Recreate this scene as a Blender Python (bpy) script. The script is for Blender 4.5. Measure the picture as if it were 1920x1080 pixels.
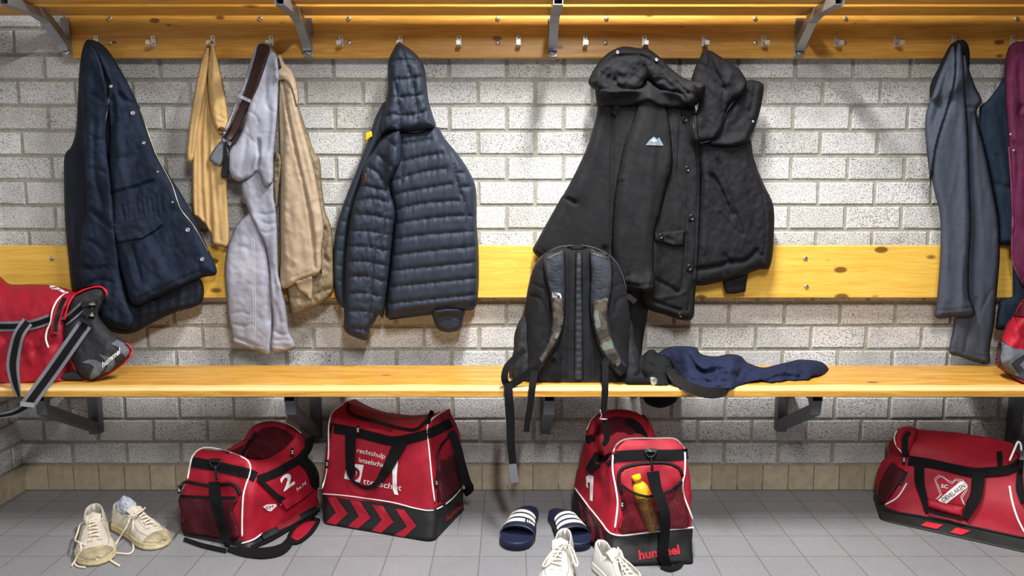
import bpy, bmesh, math, random
import numpy as np
from mathutils import Vector, Matrix, noise as mnoise
from mathutils.geometry import delaunay_2d_cdt
from mathutils.bvhtree import BVHTree
random.seed(7)
for o in list(bpy.data.objects): bpy.data.objects.remove(o)
COL = bpy.context.scene.collection
SC = bpy.context.scene
PI = math.pi
# ------------------------------------------------------------ camera
FPX = 1467.0; TH = math.radians(7.2); CAMZ = 1.179; DW = 2.97
cd = bpy.data.cameras.new('camera'); cam = bpy.data.objects.new('camera', cd); COL.objects.link(cam)
cam.location = (0, 0, CAMZ); cam.rotation_euler = (PI/2 - TH, 0, 0)
cd.sensor_width = 36; cd.lens = FPX/1920*36; cd.clip_start = .05; cd.clip_end = 60
SC.camera = cam
# ------------------------------------------------------------ light
w = bpy.data.worlds.new('room_ambient'); SC.world = w; w.use_nodes = True
w.node_tree.nodes['Background'].inputs[0].default_value = (.86, .92, 1.0, 1)
w.node_tree.nodes['Background'].inputs[1].default_value = .05
def area(name, loc, sx, sy, power, col=(1, .97, .92)):
    l = bpy.data.lights.new(name, 'AREA'); l.shape = 'RECTANGLE'; l.size = sx; l.size_y = sy
    l.energy = power; l.color = col
    o = bpy.data.objects.new(name, l); o.location = loc; COL.objects.link(o); return o
area('ceiling_tube', (.30, 1.86, 2.62), .10, .75, 78, (1, .97, .93))
area('ceiling_tube', (.30, -.2, 2.62), .10, 1.2, 92, (1, .98, .95))
SC.view_settings.view_transform = 'Standard'; SC.view_settings.look = 'None'
SC.view_settings.gamma = 1; SC.view_settings.use_curve_mapping = False
SC.view_settings.exposure = .45
# ------------------------------------------------------------ geometry of the view: a traced pixel gets its own real distance
CT, ST = math.cos(TH), math.sin(TH)
def ray(px, py):
    xc = (px-960)/FPX; yc = -(py-540)/FPX
    return np.array([xc, CT+yc*ST, -ST+yc*CT])
def W(px, py, D):
    """world point seen at (px,py) standing D metres in front of the camera"""
    d = ray(px, py); t = D/d[1]
    return Vector((t*d[0], D, CAMZ+t*d[2]))
def Warr(P, D):
    xc = (P[:, 0]-960)/FPX; yc = -(P[:, 1]-540)/FPX
    dy = CT+yc*ST; dz = -ST+yc*CT; t = D/dy
    return np.stack([t*xc, D+0*t, CAMZ+t*dz], 1)
def F(px, py, z=0.0):
    d = ray(px, py); t = (z-CAMZ)/d[2]
    return Vector((t*d[0], t*d[1], z))
# ------------------------------------------------------------ objects
def tag(o, label=None, cat=None, group=None, kind=None):
    if label: o['label'] = label
    if cat: o['category'] = cat
    if group: o['group'] = group
    if kind: o['kind'] = kind
    return o
def thing(name, label, cat, loc=(0, 0, 0), group=None):
    o = bpy.data.objects.new(name, None); o.empty_display_size = .05
    o.location = loc; COL.objects.link(o); return tag(o, label, cat, group)
def link(name, me, mat, parent=None, label=None):
    o = bpy.data.objects.new(name, me); COL.objects.link(o)
    if mat is not None and not me.materials:
        for m in (mat if isinstance(mat, (list, tuple)) else [mat]): me.materials.append(m)
    if parent:
        o.parent = parent
        if parent.parent is None: o.matrix_parent_inverse = Matrix.Translation(-parent.location)
    if label: o['label'] = label
    return o
def mesh_from(verts, faces, smooth=True, name='m', mats=None):
    me = bpy.data.meshes.new(name)
    me.from_pydata([tuple(v) for v in verts], [], [tuple(int(i) for i in f) for f in faces]); me.update()
    if smooth: me.polygons.foreach_set('use_smooth', [True]*len(me.polygons))
    if mats is not None: me.polygons.foreach_set('material_index', mats)
    return me
def from_bm(name, bm, mat, parent=None, smooth=False, label=None):
    me = bpy.data.meshes.new(name); bm.normal_update(); bm.to_mesh(me); bm.free()
    if smooth: me.polygons.foreach_set('use_smooth', [True]*len(me.polygons))
    return link(name, me, mat, parent, label)
def add_box(bm, x0, x1, y0, y1, z0, z1, bev=0.0, seg=2):
    m = Matrix.Translation(((x0+x1)/2, (y0+y1)/2, (z0+z1)/2)) @ Matrix.Diagonal((x1-x0, y1-y0, z1-z0, 1))
    r = bmesh.ops.create_cube(bm, size=1, matrix=m)
    if bev:
        es = list({e for v in r['verts'] for e in v.link_edges})
        bmesh.ops.bevel(bm, geom=es, offset=bev, segments=seg, affect='EDGES', profile=.6)
def box(name, x0, x1, y0, y1, z0, z1, mat, parent=None, bev=0.0, seg=2, label=None):
    bm = bmesh.new(); add_box(bm, x0, x1, y0, y1, z0, z1, bev, seg); return from_bm(name, bm, mat, parent, label=label)
def catmull(pts, n=8, closed=False):
    pts = [np.array(p, float) for p in pts]; N = len(pts); out = []
    if N < 3 and not closed:
        return [pts[0]+(pts[-1]-pts[0])*i/n for i in range(n+1)]
    rng = range(N if closed else N-1)
    for i in rng:
        if closed: p0, p1, p2, p3 = pts[(i-1) % N], pts[i], pts[(i+1) % N], pts[(i+2) % N]
        else: p0, p1, p2, p3 = pts[max(i-1, 0)], pts[i], pts[i+1], pts[min(i+2, N-1)]
        for k in range(n):
            t = k/n
            out.append(.5*((2*p1)+(-p0+p2)*t+(2*p0-5*p1+4*p2-p3)*t*t+(-p0+3*p1-3*p2+p3)*t**3))
    if not closed: out.append(pts[-1])
    return out
def resample(pts, step, closed=False):
    P = np.array(pts, float)
    if closed: P = np.vstack([P, P[:1]])
    s = np.r_[0, np.cumsum(np.linalg.norm(np.diff(P, axis=0), axis=1))]
    n = max(int(round(s[-1]/step)), 3 if closed else 1)
    t = np.linspace(0, s[-1], n+1)
    if closed: t = t[:-1]
    return np.stack([np.interp(t, s, P[:, k]) for k in range(P.shape[1])], 1)
def seg_dist(P, L):
    """distance from points P (n,2) to polyline L; also the signed side and the place along it"""
    best = np.full(len(P), 1e9); side = np.zeros(len(P)); al = np.zeros(len(P)); n = len(L)-1
    for i in range(n):
        a = L[i]; b = L[i+1]; d = b-a; l2 = d@d+1e-9
        t = np.clip(((P-a)@d)/l2, 0, 1)
        q = P-(a+t[:, None]*d); dd = np.sqrt((q**2).sum(1))
        m = dd < best
        best[m] = dd[m]; side[m] = np.sign(d[0]*q[m, 1]-d[1]*q[m, 0]); al[m] = (i+t[m])/n
    return best, side, al
def in_poly(P, L):
    x, y = P[:, 0], P[:, 1]; c = np.zeros(len(P), bool); j = len(L)-1
    for i in range(len(L)):
        xi, yi = L[i]; xj, yj = L[j]
        c ^= ((yi > y) != (yj > y)) & (x < (xj-xi)*(y-yi)/(yj-yi+1e-12)+xi); j = i
    return c
def fbm(P, sx, sy, seed=0, ang=0, ridged=False, octv=2):
    c, s = math.cos(math.radians(ang)), math.sin(math.radians(ang)); out = np.empty(len(P))
    for i, (x, y) in enumerate(P):
        u = (x*c+y*s)/sx; v = (-x*s+y*c)/sy; a = 0; am = 1
        for k in range(octv):
            n = mnoise.noise((u*2**k, v*2**k, seed*3.7+k*5.1)); a += am*((1-2*abs(n))*1.0-.6 if ridged else n); am *= .5
        out[i] = a
    return out
class Relief: pass
ZMIN = [None]       # what stands on something does not sink into it
OVER = []          # cloth already hung: what comes later lies on top of it
RS = [1.0]; WR = [0.0]
def relief(name, outline, base, mat, parent=None, thick=.03, r=25, lines=(), noise=(), quilt=None, step=4.0,
           back=.012, smooth_outline=True, label=None, sharp=(), extra=None, power=.5, over=None, flat_y=None, drape=10):
    """a closed cloth volume: outline in pixels on a surface at distance base (number, function or Relief), filled
    out towards the room by thick metres within r pixels of its edge, with creases, ledges and wrinkles"""
    r = r*RS[0]
    if WR[0] and thick > .018 and mat.name not in ('slate_navy_nylon', 'slate_navy_lining', 'dark_brown_leather'):
        noise = tuple(noise)+((WR[0], 17, 80, 9, 21, True), (WR[0]*.8, 9, 22, -38, 22, True))
    ol = catmull(outline, 5, True) if smooth_outline else outline
    ol = resample(ol, step, True)
    x0, y0 = ol.min(0); x1, y1 = ol.max(0)
    gx = []; row = 0; y = y0
    while y < y1:
        xs = np.arange(x0+(step/2 if row % 2 else 0), x1, step)
        gx.append(np.stack([xs, np.full(len(xs), y)], 1)); y += step*.866; row += 1
    G = np.vstack(gx) if gx else np.zeros((0, 2)); G = G[in_poly(G, ol)]
    cl = np.vstack([ol, ol[:1]])
    if len(G):
        d, _, _ = seg_dist(G, cl); G = G[d > step*.55]
    n = len(ol)
    V = [Vector((float(a), float(b))) for a, b in ol]+[Vector((float(a), float(b))) for a, b in G]
    E = [(i, (i+1) % n) for i in range(n)]
    ov, oe, of, *_ = delaunay_2d_cdt(V, E, [], 1, 1e-4)
    P = np.array([[v.x, v.y] for v in ov]); faces = [tuple(f) for f in of]
    dist, _, _ = seg_dist(P, cl)
    if flat_y is not None:                     # the foot of a standing thing keeps its full depth
        dist = np.full(len(P), 1e9)
        for i in range(n):
            if not (cl[i][1] > flat_y and cl[i+1][1] > flat_y):
                dd, _, _ = seg_dist(P, cl[i:i+2]); dist = np.minimum(dist, dd)
    onb = np.zeros(len(P), bool); onb[seg_dist(P, cl)[0] < 1e-3] = True
    def hfun(P, dist):
        k = np.clip(dist/r, 0, 1)
        h = thick*(1-(1-k)**2)**power
        edge = np.clip(dist/(step*2.5), 0, 1)
        for L in lines:
            pts, wd, amp = L[0], L[1], L[2]; kind = L[3] if len(L) > 3 else 'g'
            C = np.array(catmull(pts, 5)); dd, sd, al = seg_dist(P, C)
            fade = np.clip(np.minimum(al, 1-al)*6, 0, 1)**.7 if 'f' in kind else 1.0
            if 'g' in kind: h = h+amp*np.exp(-(dd/wd)**2)*edge*fade
            else: h = h+amp*np.exp(-dd/wd)*np.tanh(sd*dd/2.5)*edge*fade
        for N in noise:
            amp, sx, sy = N[:3]; ang = N[3] if len(N) > 3 else 0; seed = N[4] if len(N) > 4 else 1
            rid = N[5] if len(N) > 5 else False
            h = h+amp*fbm(P, sx, sy, seed, ang, rid)*edge
        if quilt:
            qd = np.full(len(P), 1e9)
            for L in quilt['lines']:
                dd, _, _ = seg_dist(P, np.array(catmull(L, 5))); qd = np.minimum(qd, dd)
            q = np.clip(qd/quilt['r'], 0, 1); h = h+quilt['amp']*(1-(1-q)**2)**.5*edge
            if 'wr' in quilt:
                h = h+quilt['wr']*fbm(P, quilt.get('sx', 9), quilt.get('sy', 40), 9, quilt.get('ang', 0), True)*np.exp(-qd/14)*edge
        if extra: h = h+extra(P)*edge
        return h
    h = hfun(P, dist)
    if isinstance(base, Relief): D0 = base.depth(P)
    elif callable(base): D0 = base(P)
    else: D0 = np.full(len(P), float(base))
    und = OVER if over is None else over; Draw = D0.copy()
    if und:
        low = D0.copy()
        for U in und:
            if U.x1 < x0 or U.x0 > x1 or U.y1 < y0 or U.y0 > y1: continue
            for i, (x, y) in enumerate(P):
                if U.x0-2 <= x <= U.x1+2 and U.y0-2 <= y <= U.y1+2:
                    hit = U.bvh.ray_cast(Vector((0, 0, CAMZ)), Vector(ray(x, y)).normalized())
                    if hit[0] is not None and hit[0].y-.002 < low[i]: low[i] = hit[0].y-.002
        Ea = np.array([(f[k], f[(k+1) % 3]) for f in faces for k in range(3)])
        D0 = low.copy(); cnt = np.bincount(Ea.ravel(), minlength=len(P))+1e-9
        for _ in range(drape):
            sm_ = (np.bincount(Ea[:, 0], D0[Ea[:, 1]], len(P))+np.bincount(Ea[:, 1], D0[Ea[:, 0]], len(P)))/cnt
            D0 = np.minimum(low, sm_)
    front = Warr(P, D0-h)
    bidx = np.full(len(P), -1); verts = list(front); bk = Warr(P, D0+np.where(D0 < Draw-1e-4, 0.0, back*np.clip(dist/r, 0, 1))+.0005)
    for i in range(len(P)):
        if onb[i]: bidx[i] = i
        else: bidx[i] = len(verts); verts.append(bk[i])
    if ZMIN[0] is not None:
        for v in verts:
            if v[2] < ZMIN[0]: v[2] = ZMIN[0]
    fs = []
    for f in faces:
        a, b, c = [P[i] for i in f[:3]]
        ccw = (b[0]-a[0])*(c[1]-a[1])-(b[1]-a[1])*(c[0]-a[0]) > 0
        g = f[::-1] if ccw else f
        fs.append(g); fs.append(tuple(int(bidx[i]) for i in g[::-1]))
    me = mesh_from(verts, fs)
    o = link(name, me, mat, parent, label)
    R = Relief(); R.obj = o; R.bvh = BVHTree.FromPolygons([Vector(v) for v in front], [tuple(f) for f in faces])
    R.fall = float(np.mean(D0-h)); R.x0, R.y0, R.x1, R.y1 = x0, y0, x1, y1
    if over is None: OVER.append(R)
    def depth(Q):
        out = np.empty(len(Q))
        for i, (x, y) in enumerate(Q): out[i] = R.at1(x, y)
        return out
    R.depth = depth
    def at1(x, y):
        d = ray(x, y); hit = R.bvh.ray_cast(Vector((0, 0, CAMZ)), Vector(d).normalized())
        if hit[0] is None:
            nn = R.bvh.find_nearest(W(x, y, R.fall)); return nn[0].y if nn[0] else R.fall
        return hit[0].y
    R.at1 = at1
    return R
def surf(objs):
    """something details can be laid on: the nearest of the given meshes along the line of sight"""
    R = Relief(); bv = []
    for o in (objs if isinstance(objs, (list, tuple)) else [objs]):
        if isinstance(o, Relief): bv.append(o.bvh); continue
        me = o.data; bv.append(BVHTree.FromPolygons([v.co.copy() for v in me.vertices], [tuple(p.vertices) for p in me.polygons]))
    def at1(x, y):
        d = Vector(ray(x, y)).normalized(); best = None
        for b in bv:
            hit = b.ray_cast(Vector((0, 0, CAMZ)), d)
            if hit[0] is not None and (best is None or hit[0].y < best): best = hit[0].y
        if best is None:
            best = R.last if hasattr(R, 'last') else 2.6
        R.last = best
        return best
    R.at1 = at1; R.depth = lambda Q: np.array([at1(x, y) for x, y in Q]); R.bvh = bv[0]
    return R
def patch(name, outline, S, mat, parent, off=.002, thick=.003, r=5, step=4, back=.004, **k):
    """a flat piece of material lying on surface S"""
    return relief(name, outline, lambda P: S.depth(P)-off, mat, parent, thick=thick, r=r, step=step, back=back+off, over=[], **k)
def strap(name, pts, width, S, mat, parent, off=.003, thick=.0025, step=5, smooth=True, label=None, sm=1):
    """webbing of the given pixel width along pts; S is a surface or a list of distances, one per point"""
    C = resample(catmull(pts, 6) if smooth and len(pts) > 2 else pts, step)
    n = len(C)
    if isinstance(S, (list, tuple)):
        raw = np.array(catmull([(p[0], p[1], d) for p, d in zip(pts, S)], 6)) if smooth and len(pts) > 2 else np.array([(p[0], p[1], d) for p, d in zip(pts, S)], float)
        s = np.r_[0, np.cumsum(np.linalg.norm(np.diff(raw[:, :2], axis=0), axis=1))]
        D = np.interp(np.linspace(0, s[-1], n), s, raw[:, 2])-off
    else: D = None
    T = np.gradient(C, axis=0); T /= np.linalg.norm(T, axis=1)[:, None]+1e-9; N = np.stack([-T[:, 1], T[:, 0]], 1)
    wd = np.interp(np.linspace(0, 1, n), np.linspace(0, 1, len(width)), width) if isinstance(width, (list, tuple)) else np.full(n, float(width))
    cols = 3 if D is not None or width is None else max(3, int(np.max(wd)/4)+1)
    rows = []
    for j in range(cols):
        q = C+N*(wd*(j/(cols-1)-.5))[:, None]
        if D is None:
            dd = S.depth(q)
            for _ in range(sm): dd = np.minimum(dd, np.convolve(np.pad(dd, 1, 'edge'), [.25, .5, .25], 'valid'))
            dj = dd-off
        else: dj = D
        rows.append((q, dj))
    V = []; nf = n*cols
    for q, dj in rows: V += list(Warr(q, dj-thick))
    for q, dj in rows: V += list(Warr(q, dj))
    fs = []
    for j in range(cols-1):
        for i in range(n-1):
            a = j*n+i; fs.append((a, a+1, a+n+1, a+n)); fs.append((nf+a, nf+a+n, nf+a+n+1, nf+a+1))
    for i in range(n-1):
        fs.append((i, nf+i, nf+i+1, i+1)); a = (cols-1)*n+i; fs.append((a, a+1, nf+a+1, nf+a))
    for j in range(cols-1):
        a = j*n; fs.append((a, a+n, nf+a+n, nf+a)); a = j*n+n-1; fs.append((a, nf+a, nf+a+n, a+n))
    me = mesh_from(V, fs, smooth=False)
    bm = bmesh.new(); bm.from_mesh(me); bmesh.ops.recalc_face_normals(bm, faces=bm.faces); bm.to_mesh(me); bm.free()
    return link(name, me, mat, parent, label)
def tube3(name, P3, rad, mat, parent=None, seg=8, label=None, cap=True):
    P = [Vector(p) for p in P3]; n = len(P); V = []; fs = []
    rads = rad if isinstance(rad, (list, tuple, np.ndarray)) else [rad]*n
    T0 = (P[1]-P[0]).normalized(); U = T0.orthogonal().normalized()
    for i in range(n):
        T = (P[min(i+1, n-1)]-P[max(i-1, 0)]).normalized()
        U = (U-T*U.dot(T)); U = U.normalized() if U.length > 1e-6 else T.orthogonal().normalized()
        B = T.cross(U)
        for k in range(seg):
            a = 2*PI*k/seg; V.append(P[i]+(U*math.cos(a)+B*math.sin(a))*rads[i])
    for i in range(n-1):
        for k in range(seg):
            a = i*seg+k; b = i*seg+(k+1) % seg; fs.append((a, b, b+seg, a+seg))
    if cap: fs.append(tuple(range(seg))[::-1]); fs.append(tuple(range((n-1)*seg, n*seg)))
    return link(name, mesh_from(V, fs), mat, parent, label)
def piping(name, pts, S, mat, parent, rad=.002, off=.0015, step=4, seg=6, smooth=True, label=None):
    """cord following pts (pixels) on a surface or at listed distances"""
    C = resample(catmull(pts, 6) if smooth and len(pts) > 2 else pts, step); n = len(C)
    if isinstance(S, (list, tuple)):
        raw = np.array(catmull([(p[0], p[1], d) for p, d in zip(pts, S)], 6))
        s = np.r_[0, np.cumsum(np.linalg.norm(np.diff(raw[:, :2], axis=0), axis=1))]
        D = np.interp(np.linspace(0, s[-1], n), s, raw[:, 2])
    else:
        D = S.depth(C); D = np.convolve(np.pad(D, 2, 'edge'), np.ones(5)/5, 'valid')
    return tube3(name, [W(C[i][0], C[i][1], D[i]-off) for i in range(n)], rad, mat, parent, seg, label)
def text2d(s, shear=0.0, bold=0.0, res=3):
    cu = bpy.data.curves.new('t', 'FONT'); cu.body = s; cu.shear = shear; cu.offset = bold; cu.resolution_u = res
    o = bpy.data.objects.new('t', cu); COL.objects.link(o); bpy.context.view_layer.update()
    dg = bpy.context.evaluated_depsgraph_get(); me = bpy.data.meshes.new_from_object(o.evaluated_get(dg))
    bm = bmesh.new(); bm.from_mesh(me); bmesh.ops.triangulate(bm, faces=bm.faces)
    for _ in range(3):
        es = [e for e in bm.edges if e.calc_length() > .16]
        if not es: break
        bmesh.ops.subdivide_edges(bm, edges=es, cuts=1); bmesh.ops.triangulate(bm, faces=bm.faces)
    V = np.array([v.co[:2] for v in bm.verts]); bm.verts.index_update(); fs = [tuple(v.index for v in f.verts) for f in bm.faces]
    bm.free(); bpy.data.objects.remove(o); bpy.data.curves.remove(cu); bpy.data.meshes.remove(me)
    return V, fs
def lettering(name, s, p0, p1, height, S, mat, parent, off=.003, shear=0.0, bold=0.02, label=None, slant=None, curve=None):
    """the words s from pixel p0 to p1 along their base line, height = capital height in pixels"""
    V, fs = text2d(s, shear, bold)
    w = V[:, 0].max()-V[:, 0].min(); V[:, 0] -= V[:, 0].min()
    p0 = np.array(p0, float); p1 = np.array(p1, float); d = p1-p0; L = np.linalg.norm(d); u = d/L
    n = np.array([u[1], -u[0]]) if slant is None else np.array(slant, float)
    Q = p0+np.outer(V[:, 0]/w*L, u)+np.outer(V[:, 1]/.70*height, n)
    if curve: Q = Q+np.outer(np.sin(V[:, 0]/w*PI)*curve, n)
    D = (S.depth(Q) if not isinstance(S, (int, float)) else np.full(len(Q), float(S)))-off
    me = mesh_from(Warr(Q, D), fs, smooth=False)
    return link(name, me, mat, parent, label)
def flat(name, polys, S, mat, parent, off=.0025, step=5, label=None):
    """printed shapes: polygons in pixels laid on S as one thin mesh"""
    V = []; fs = []
    for pl in polys:
        ol = resample(pl, step, True); x0, y0 = ol.min(0); x1, y1 = ol.max(0)
        gx, gy = np.meshgrid(np.arange(x0, x1, step), np.arange(y0, y1, step)); G = np.stack([gx.ravel(), gy.ravel()], 1)
        ol = np.array(resample_keep(pl, step))
        if len(G): G = G[in_poly(G, ol)]
        if len(G):
            d, _, _ = seg_dist(G, np.vstack([ol, ol[:1]])); G = G[d > step*.5]
        n = len(ol); vv = [Vector((float(a), float(b))) for a, b in ol]+[Vector((float(a), float(b))) for a, b in G]
        ov, oe, of, *_ = delaunay_2d_cdt(vv, [(i, (i+1) % n) for i in range(n)], [], 1, 1e-4)
        P = np.array([[v.x, v.y] for v in ov]); D = (S.depth(P) if not isinstance(S, (int, float)) else np.full(len(P), float(S)))-off
        b = len(V); V += list(Warr(P, D)); fs += [tuple(i+b for i in f) for f in of]
    return link(name, mesh_from(V, fs, smooth=False), mat, parent, label)
def resample_keep(pl, step):
    out = []
    for i in range(len(pl)):
        a = np.array(pl[i], float); b = np.array(pl[(i+1) % len(pl)], float); n = max(1, int(np.linalg.norm(b-a)/step))
        for k in range(n): out.append(a+(b-a)*k/n)
    return out
def disc(name, px, py, rpx, S, mat, parent, depth=.003, seg=14, label=None, off=0.001, ring=False):
    """a round button or snap standing on a surface"""
    D = S if isinstance(S, (int, float)) else S.at1(px, py)
    c = W(px, py, D-off); rr = rpx/FPX*D; V = []; fs = []
    prof = [(1, 0), (1, .6), (.85, 1), (.6, 1), (.5, .6), (.0, .6)] if ring else [(1, 0), (1, .5), (.75, .9), (0, 1)]
    for (q, hgt) in prof[:-1]:
        for k in range(seg): a = 2*PI*k/seg; V.append((c.x+rr*q*math.cos(a), c.y-depth*hgt, c.z+rr*q*math.sin(a)))
    V.append((c.x, c.y-depth*prof[-1][1], c.z)); m = len(prof)-1
    for j in range(m-1):
        for k in range(seg): a = j*seg+k; b = j*seg+(k+1) % seg; fs.append((a, b, b+seg, a+seg))
    for k in range(seg): fs.append(((m-1)*seg+k, (m-1)*seg+(k+1) % seg, m*seg))
    return link(name, mesh_from(V, fs), mat, parent, label)
def copy_tree(o, dloc=None, parent=None):
    c = o.copy(); COL.objects.link(c)
    if parent: c.parent = parent
    for ch in [x for x in bpy.data.objects if x.parent == o]: copy_tree(ch, None, c)
    return c
# ------------------------------------------------------------ materials
def srgb(r, g, b):
    f = lambda c: (c/255/12.92) if c/255 <= .04045 else ((c/255+.055)/1.055)**2.4
    return (f(r), f(g), f(b), 1)
class NT:
    def __init__(s, name):
        s.m = bpy.data.materials.new(name); s.m.use_nodes = True; s.t = s.m.node_tree; s.b = s.t.nodes['Principled BSDF']
    def n(s, kind, **k):
        nd = s.t.nodes.new(kind)
        for a, b in k.items():
            if a.startswith('i_'):
                key = a[2:]; key = int(key) if key.isdigit() else key.replace('_', ' ')
                nd.inputs[key].default_value = b
            else: setattr(nd, a, b)
        return nd
    def l(s, a, b): s.t.links.new(a, b)
    def coord(s, scale=(1, 1, 1), kind='Object', rot=(0, 0, 0)):
        tc = s.n('ShaderNodeTexCoord'); mp = s.n('ShaderNodeMapping'); mp.inputs['Scale'].default_value = scale
        mp.inputs['Rotation'].default_value = rot
        s.l(tc.outputs[kind], mp.inputs['Vector']); return mp.outputs[0]
    def noise(s, vec, scale, detail=2, rough=.5):
        nd = s.n('ShaderNodeTexNoise'); nd.inputs['Scale'].default_value = scale; nd.inputs['Detail'].default_value = detail
        nd.inputs['Roughness'].default_value = rough; s.l(vec, nd.inputs['Vector']); return nd.outputs['Fac']
    def ramp(s, fac, stops, interp='LINEAR'):
        nd = s.n('ShaderNodeValToRGB'); nd.color_ramp.interpolation = interp
        cr = nd.color_ramp
        while len(cr.elements) < len(stops): cr.elements.new(.5)
        for e, (p, c) in zip(cr.elements, stops): e.position = p; e.color = c if not isinstance(c, (int, float)) else (c, c, c, 1)
        s.l(fac, nd.inputs[0]); return nd.outputs[0]
    def mix(s, fac, a, b, mode='MIX'):
        nd = s.n('ShaderNodeMix', data_type='RGBA', blend_type=mode)
        for sock, v in ((nd.inputs[0], fac), (nd.inputs[6], a), (nd.inputs[7], b)):
            if hasattr(v, 'links') or hasattr(v, 'is_linked'): s.l(v, sock)
            else: sock.default_value = v
        return nd.outputs[2]
    def bump(s, h, strength, dist=.002):
        nd = s.n('ShaderNodeBump'); nd.inputs['Strength'].default_value = strength; nd.inputs['Distance'].default_value = dist
        s.l(h, nd.inputs['Height'])
        prev = s.b.inputs['Normal'].links
        if prev: s.l(prev[0].from_socket, nd.inputs['Normal'])
        s.l(nd.outputs[0], s.b.inputs['Normal'])
    def base(s, c, rough=.8, metal=0, spec=.3):
        if hasattr(c, 'is_linked'): s.l(c, s.b.inputs['Base Color'])
        else: s.b.inputs['Base Color'].default_value = c
        s.b.inputs['Roughness'].default_value = rough; s.b.inputs['Metallic'].default_value = metal
        s.b.inputs['Specular IOR Level'].default_value = spec
def fabric(name, col, rough=.85, var=.25, weave=900, bump=.35, spec=.25, sheen=0.0, wear=None, wscale=6, melange=0):
    t = NT(name); v = t.coord(); c2 = tuple(x*(1-var) for x in col[:3])+(1,); c1 = tuple(min(1, x*(1+var*.6)) for x in col[:3])+(1,)
    n = t.noise(v, 14, 4, .6); c = t.mix(t.ramp(n, [(.35, 0.0), (.65, 1.0)]), c2, c1)
    if wear: c = t.mix(t.ramp(t.noise(v, wscale, 5, .65), [(.5, 0.0), (.72, .8)]), c, wear)
    f = t.noise(v, weave, 1, .5)
    if melange: c = t.mix(t.ramp(f, [(.4, 0.0), (.6, melange)]), c, tuple(min(1, x*2.2+.02) for x in col[:3])+(1,))
    t.base(c, rough, spec=spec); t.bump(f, bump, .0006); t.bump(t.noise(v, 60, 4, .7), bump*.5, .0022)
    if sheen:
        t.b.inputs['Sheen Weight'].default_value = sheen; t.b.inputs['Sheen Roughness'].default_value = .5
    return t.m
def plain(name, col, rough=.5, metal=0, spec=.4, bscale=0, bump=.2):
    t = NT(name); v = t.coord(); n = t.noise(v, 40, 3)
    c = t.mix(n, tuple(x*.9 for x in col[:3])+(1,), tuple(min(1, x*1.08) for x in col[:3])+(1,)); t.base(c, rough, metal, spec)
    if bscale: t.bump(t.noise(v, bscale, 2), bump, .001)
    return t.m
def mesh_net(name, col, open_=.45, scale=420, rough=.7):
    t = NT(name); v = t.coord((1, 1, 1)); t.base(col, rough)
    vo = t.n('ShaderNodeTexVoronoi'); vo.inputs['Scale'].default_value = scale; t.l(v, vo.inputs['Vector'])
    a = t.ramp(vo.outputs['Distance'], [(open_-.03, 0.0), (open_+.03, 1.0)]); t.l(a, t.b.inputs['Alpha']); return t.m
# ============================================================ setting
def brick_mat():
    t = NT('white_brick'); v = t.coord()
    geo = t.n('ShaderNodeNewGeometry')
    tone = t.ramp(geo.outputs['Random Per Island'], [(0, srgb(220, 220, 219)), (.4, srgb(234, 234, 233)), (.8, srgb(240, 240, 241)), (1, srgb(222, 220, 215))])
    stain = t.ramp(t.noise(v, 3.5, 5, .7), [(.38, .62), (.56, 1.0)])
    c = t.mix(.55, tone, stain, 'MULTIPLY')
    sp = t.noise(v, 230, 3, .75)
    pits = t.ramp(sp, [(.39, srgb(70, 70, 72)), (.47, (1, 1, 1, 1))])
    c = t.mix(.9, c, pits, 'MULTIPLY'); t.base(c, .85, spec=.25)
    t.bump(sp, .9, .004); t.bump(t.noise(v, 70, 4, .7), .6, .004); return t.m
def mortar_mat():
    t = NT('mortar'); v = t.coord(); c = t.ramp(t.noise(v, 60, 4, .7), [(.3, srgb(140, 140, 130)), (.7, srgb(178, 177, 166))]); t.base(c, .95)
    t.bump(t.noise(v, 200, 3), .8, .003); return t.m
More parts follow.
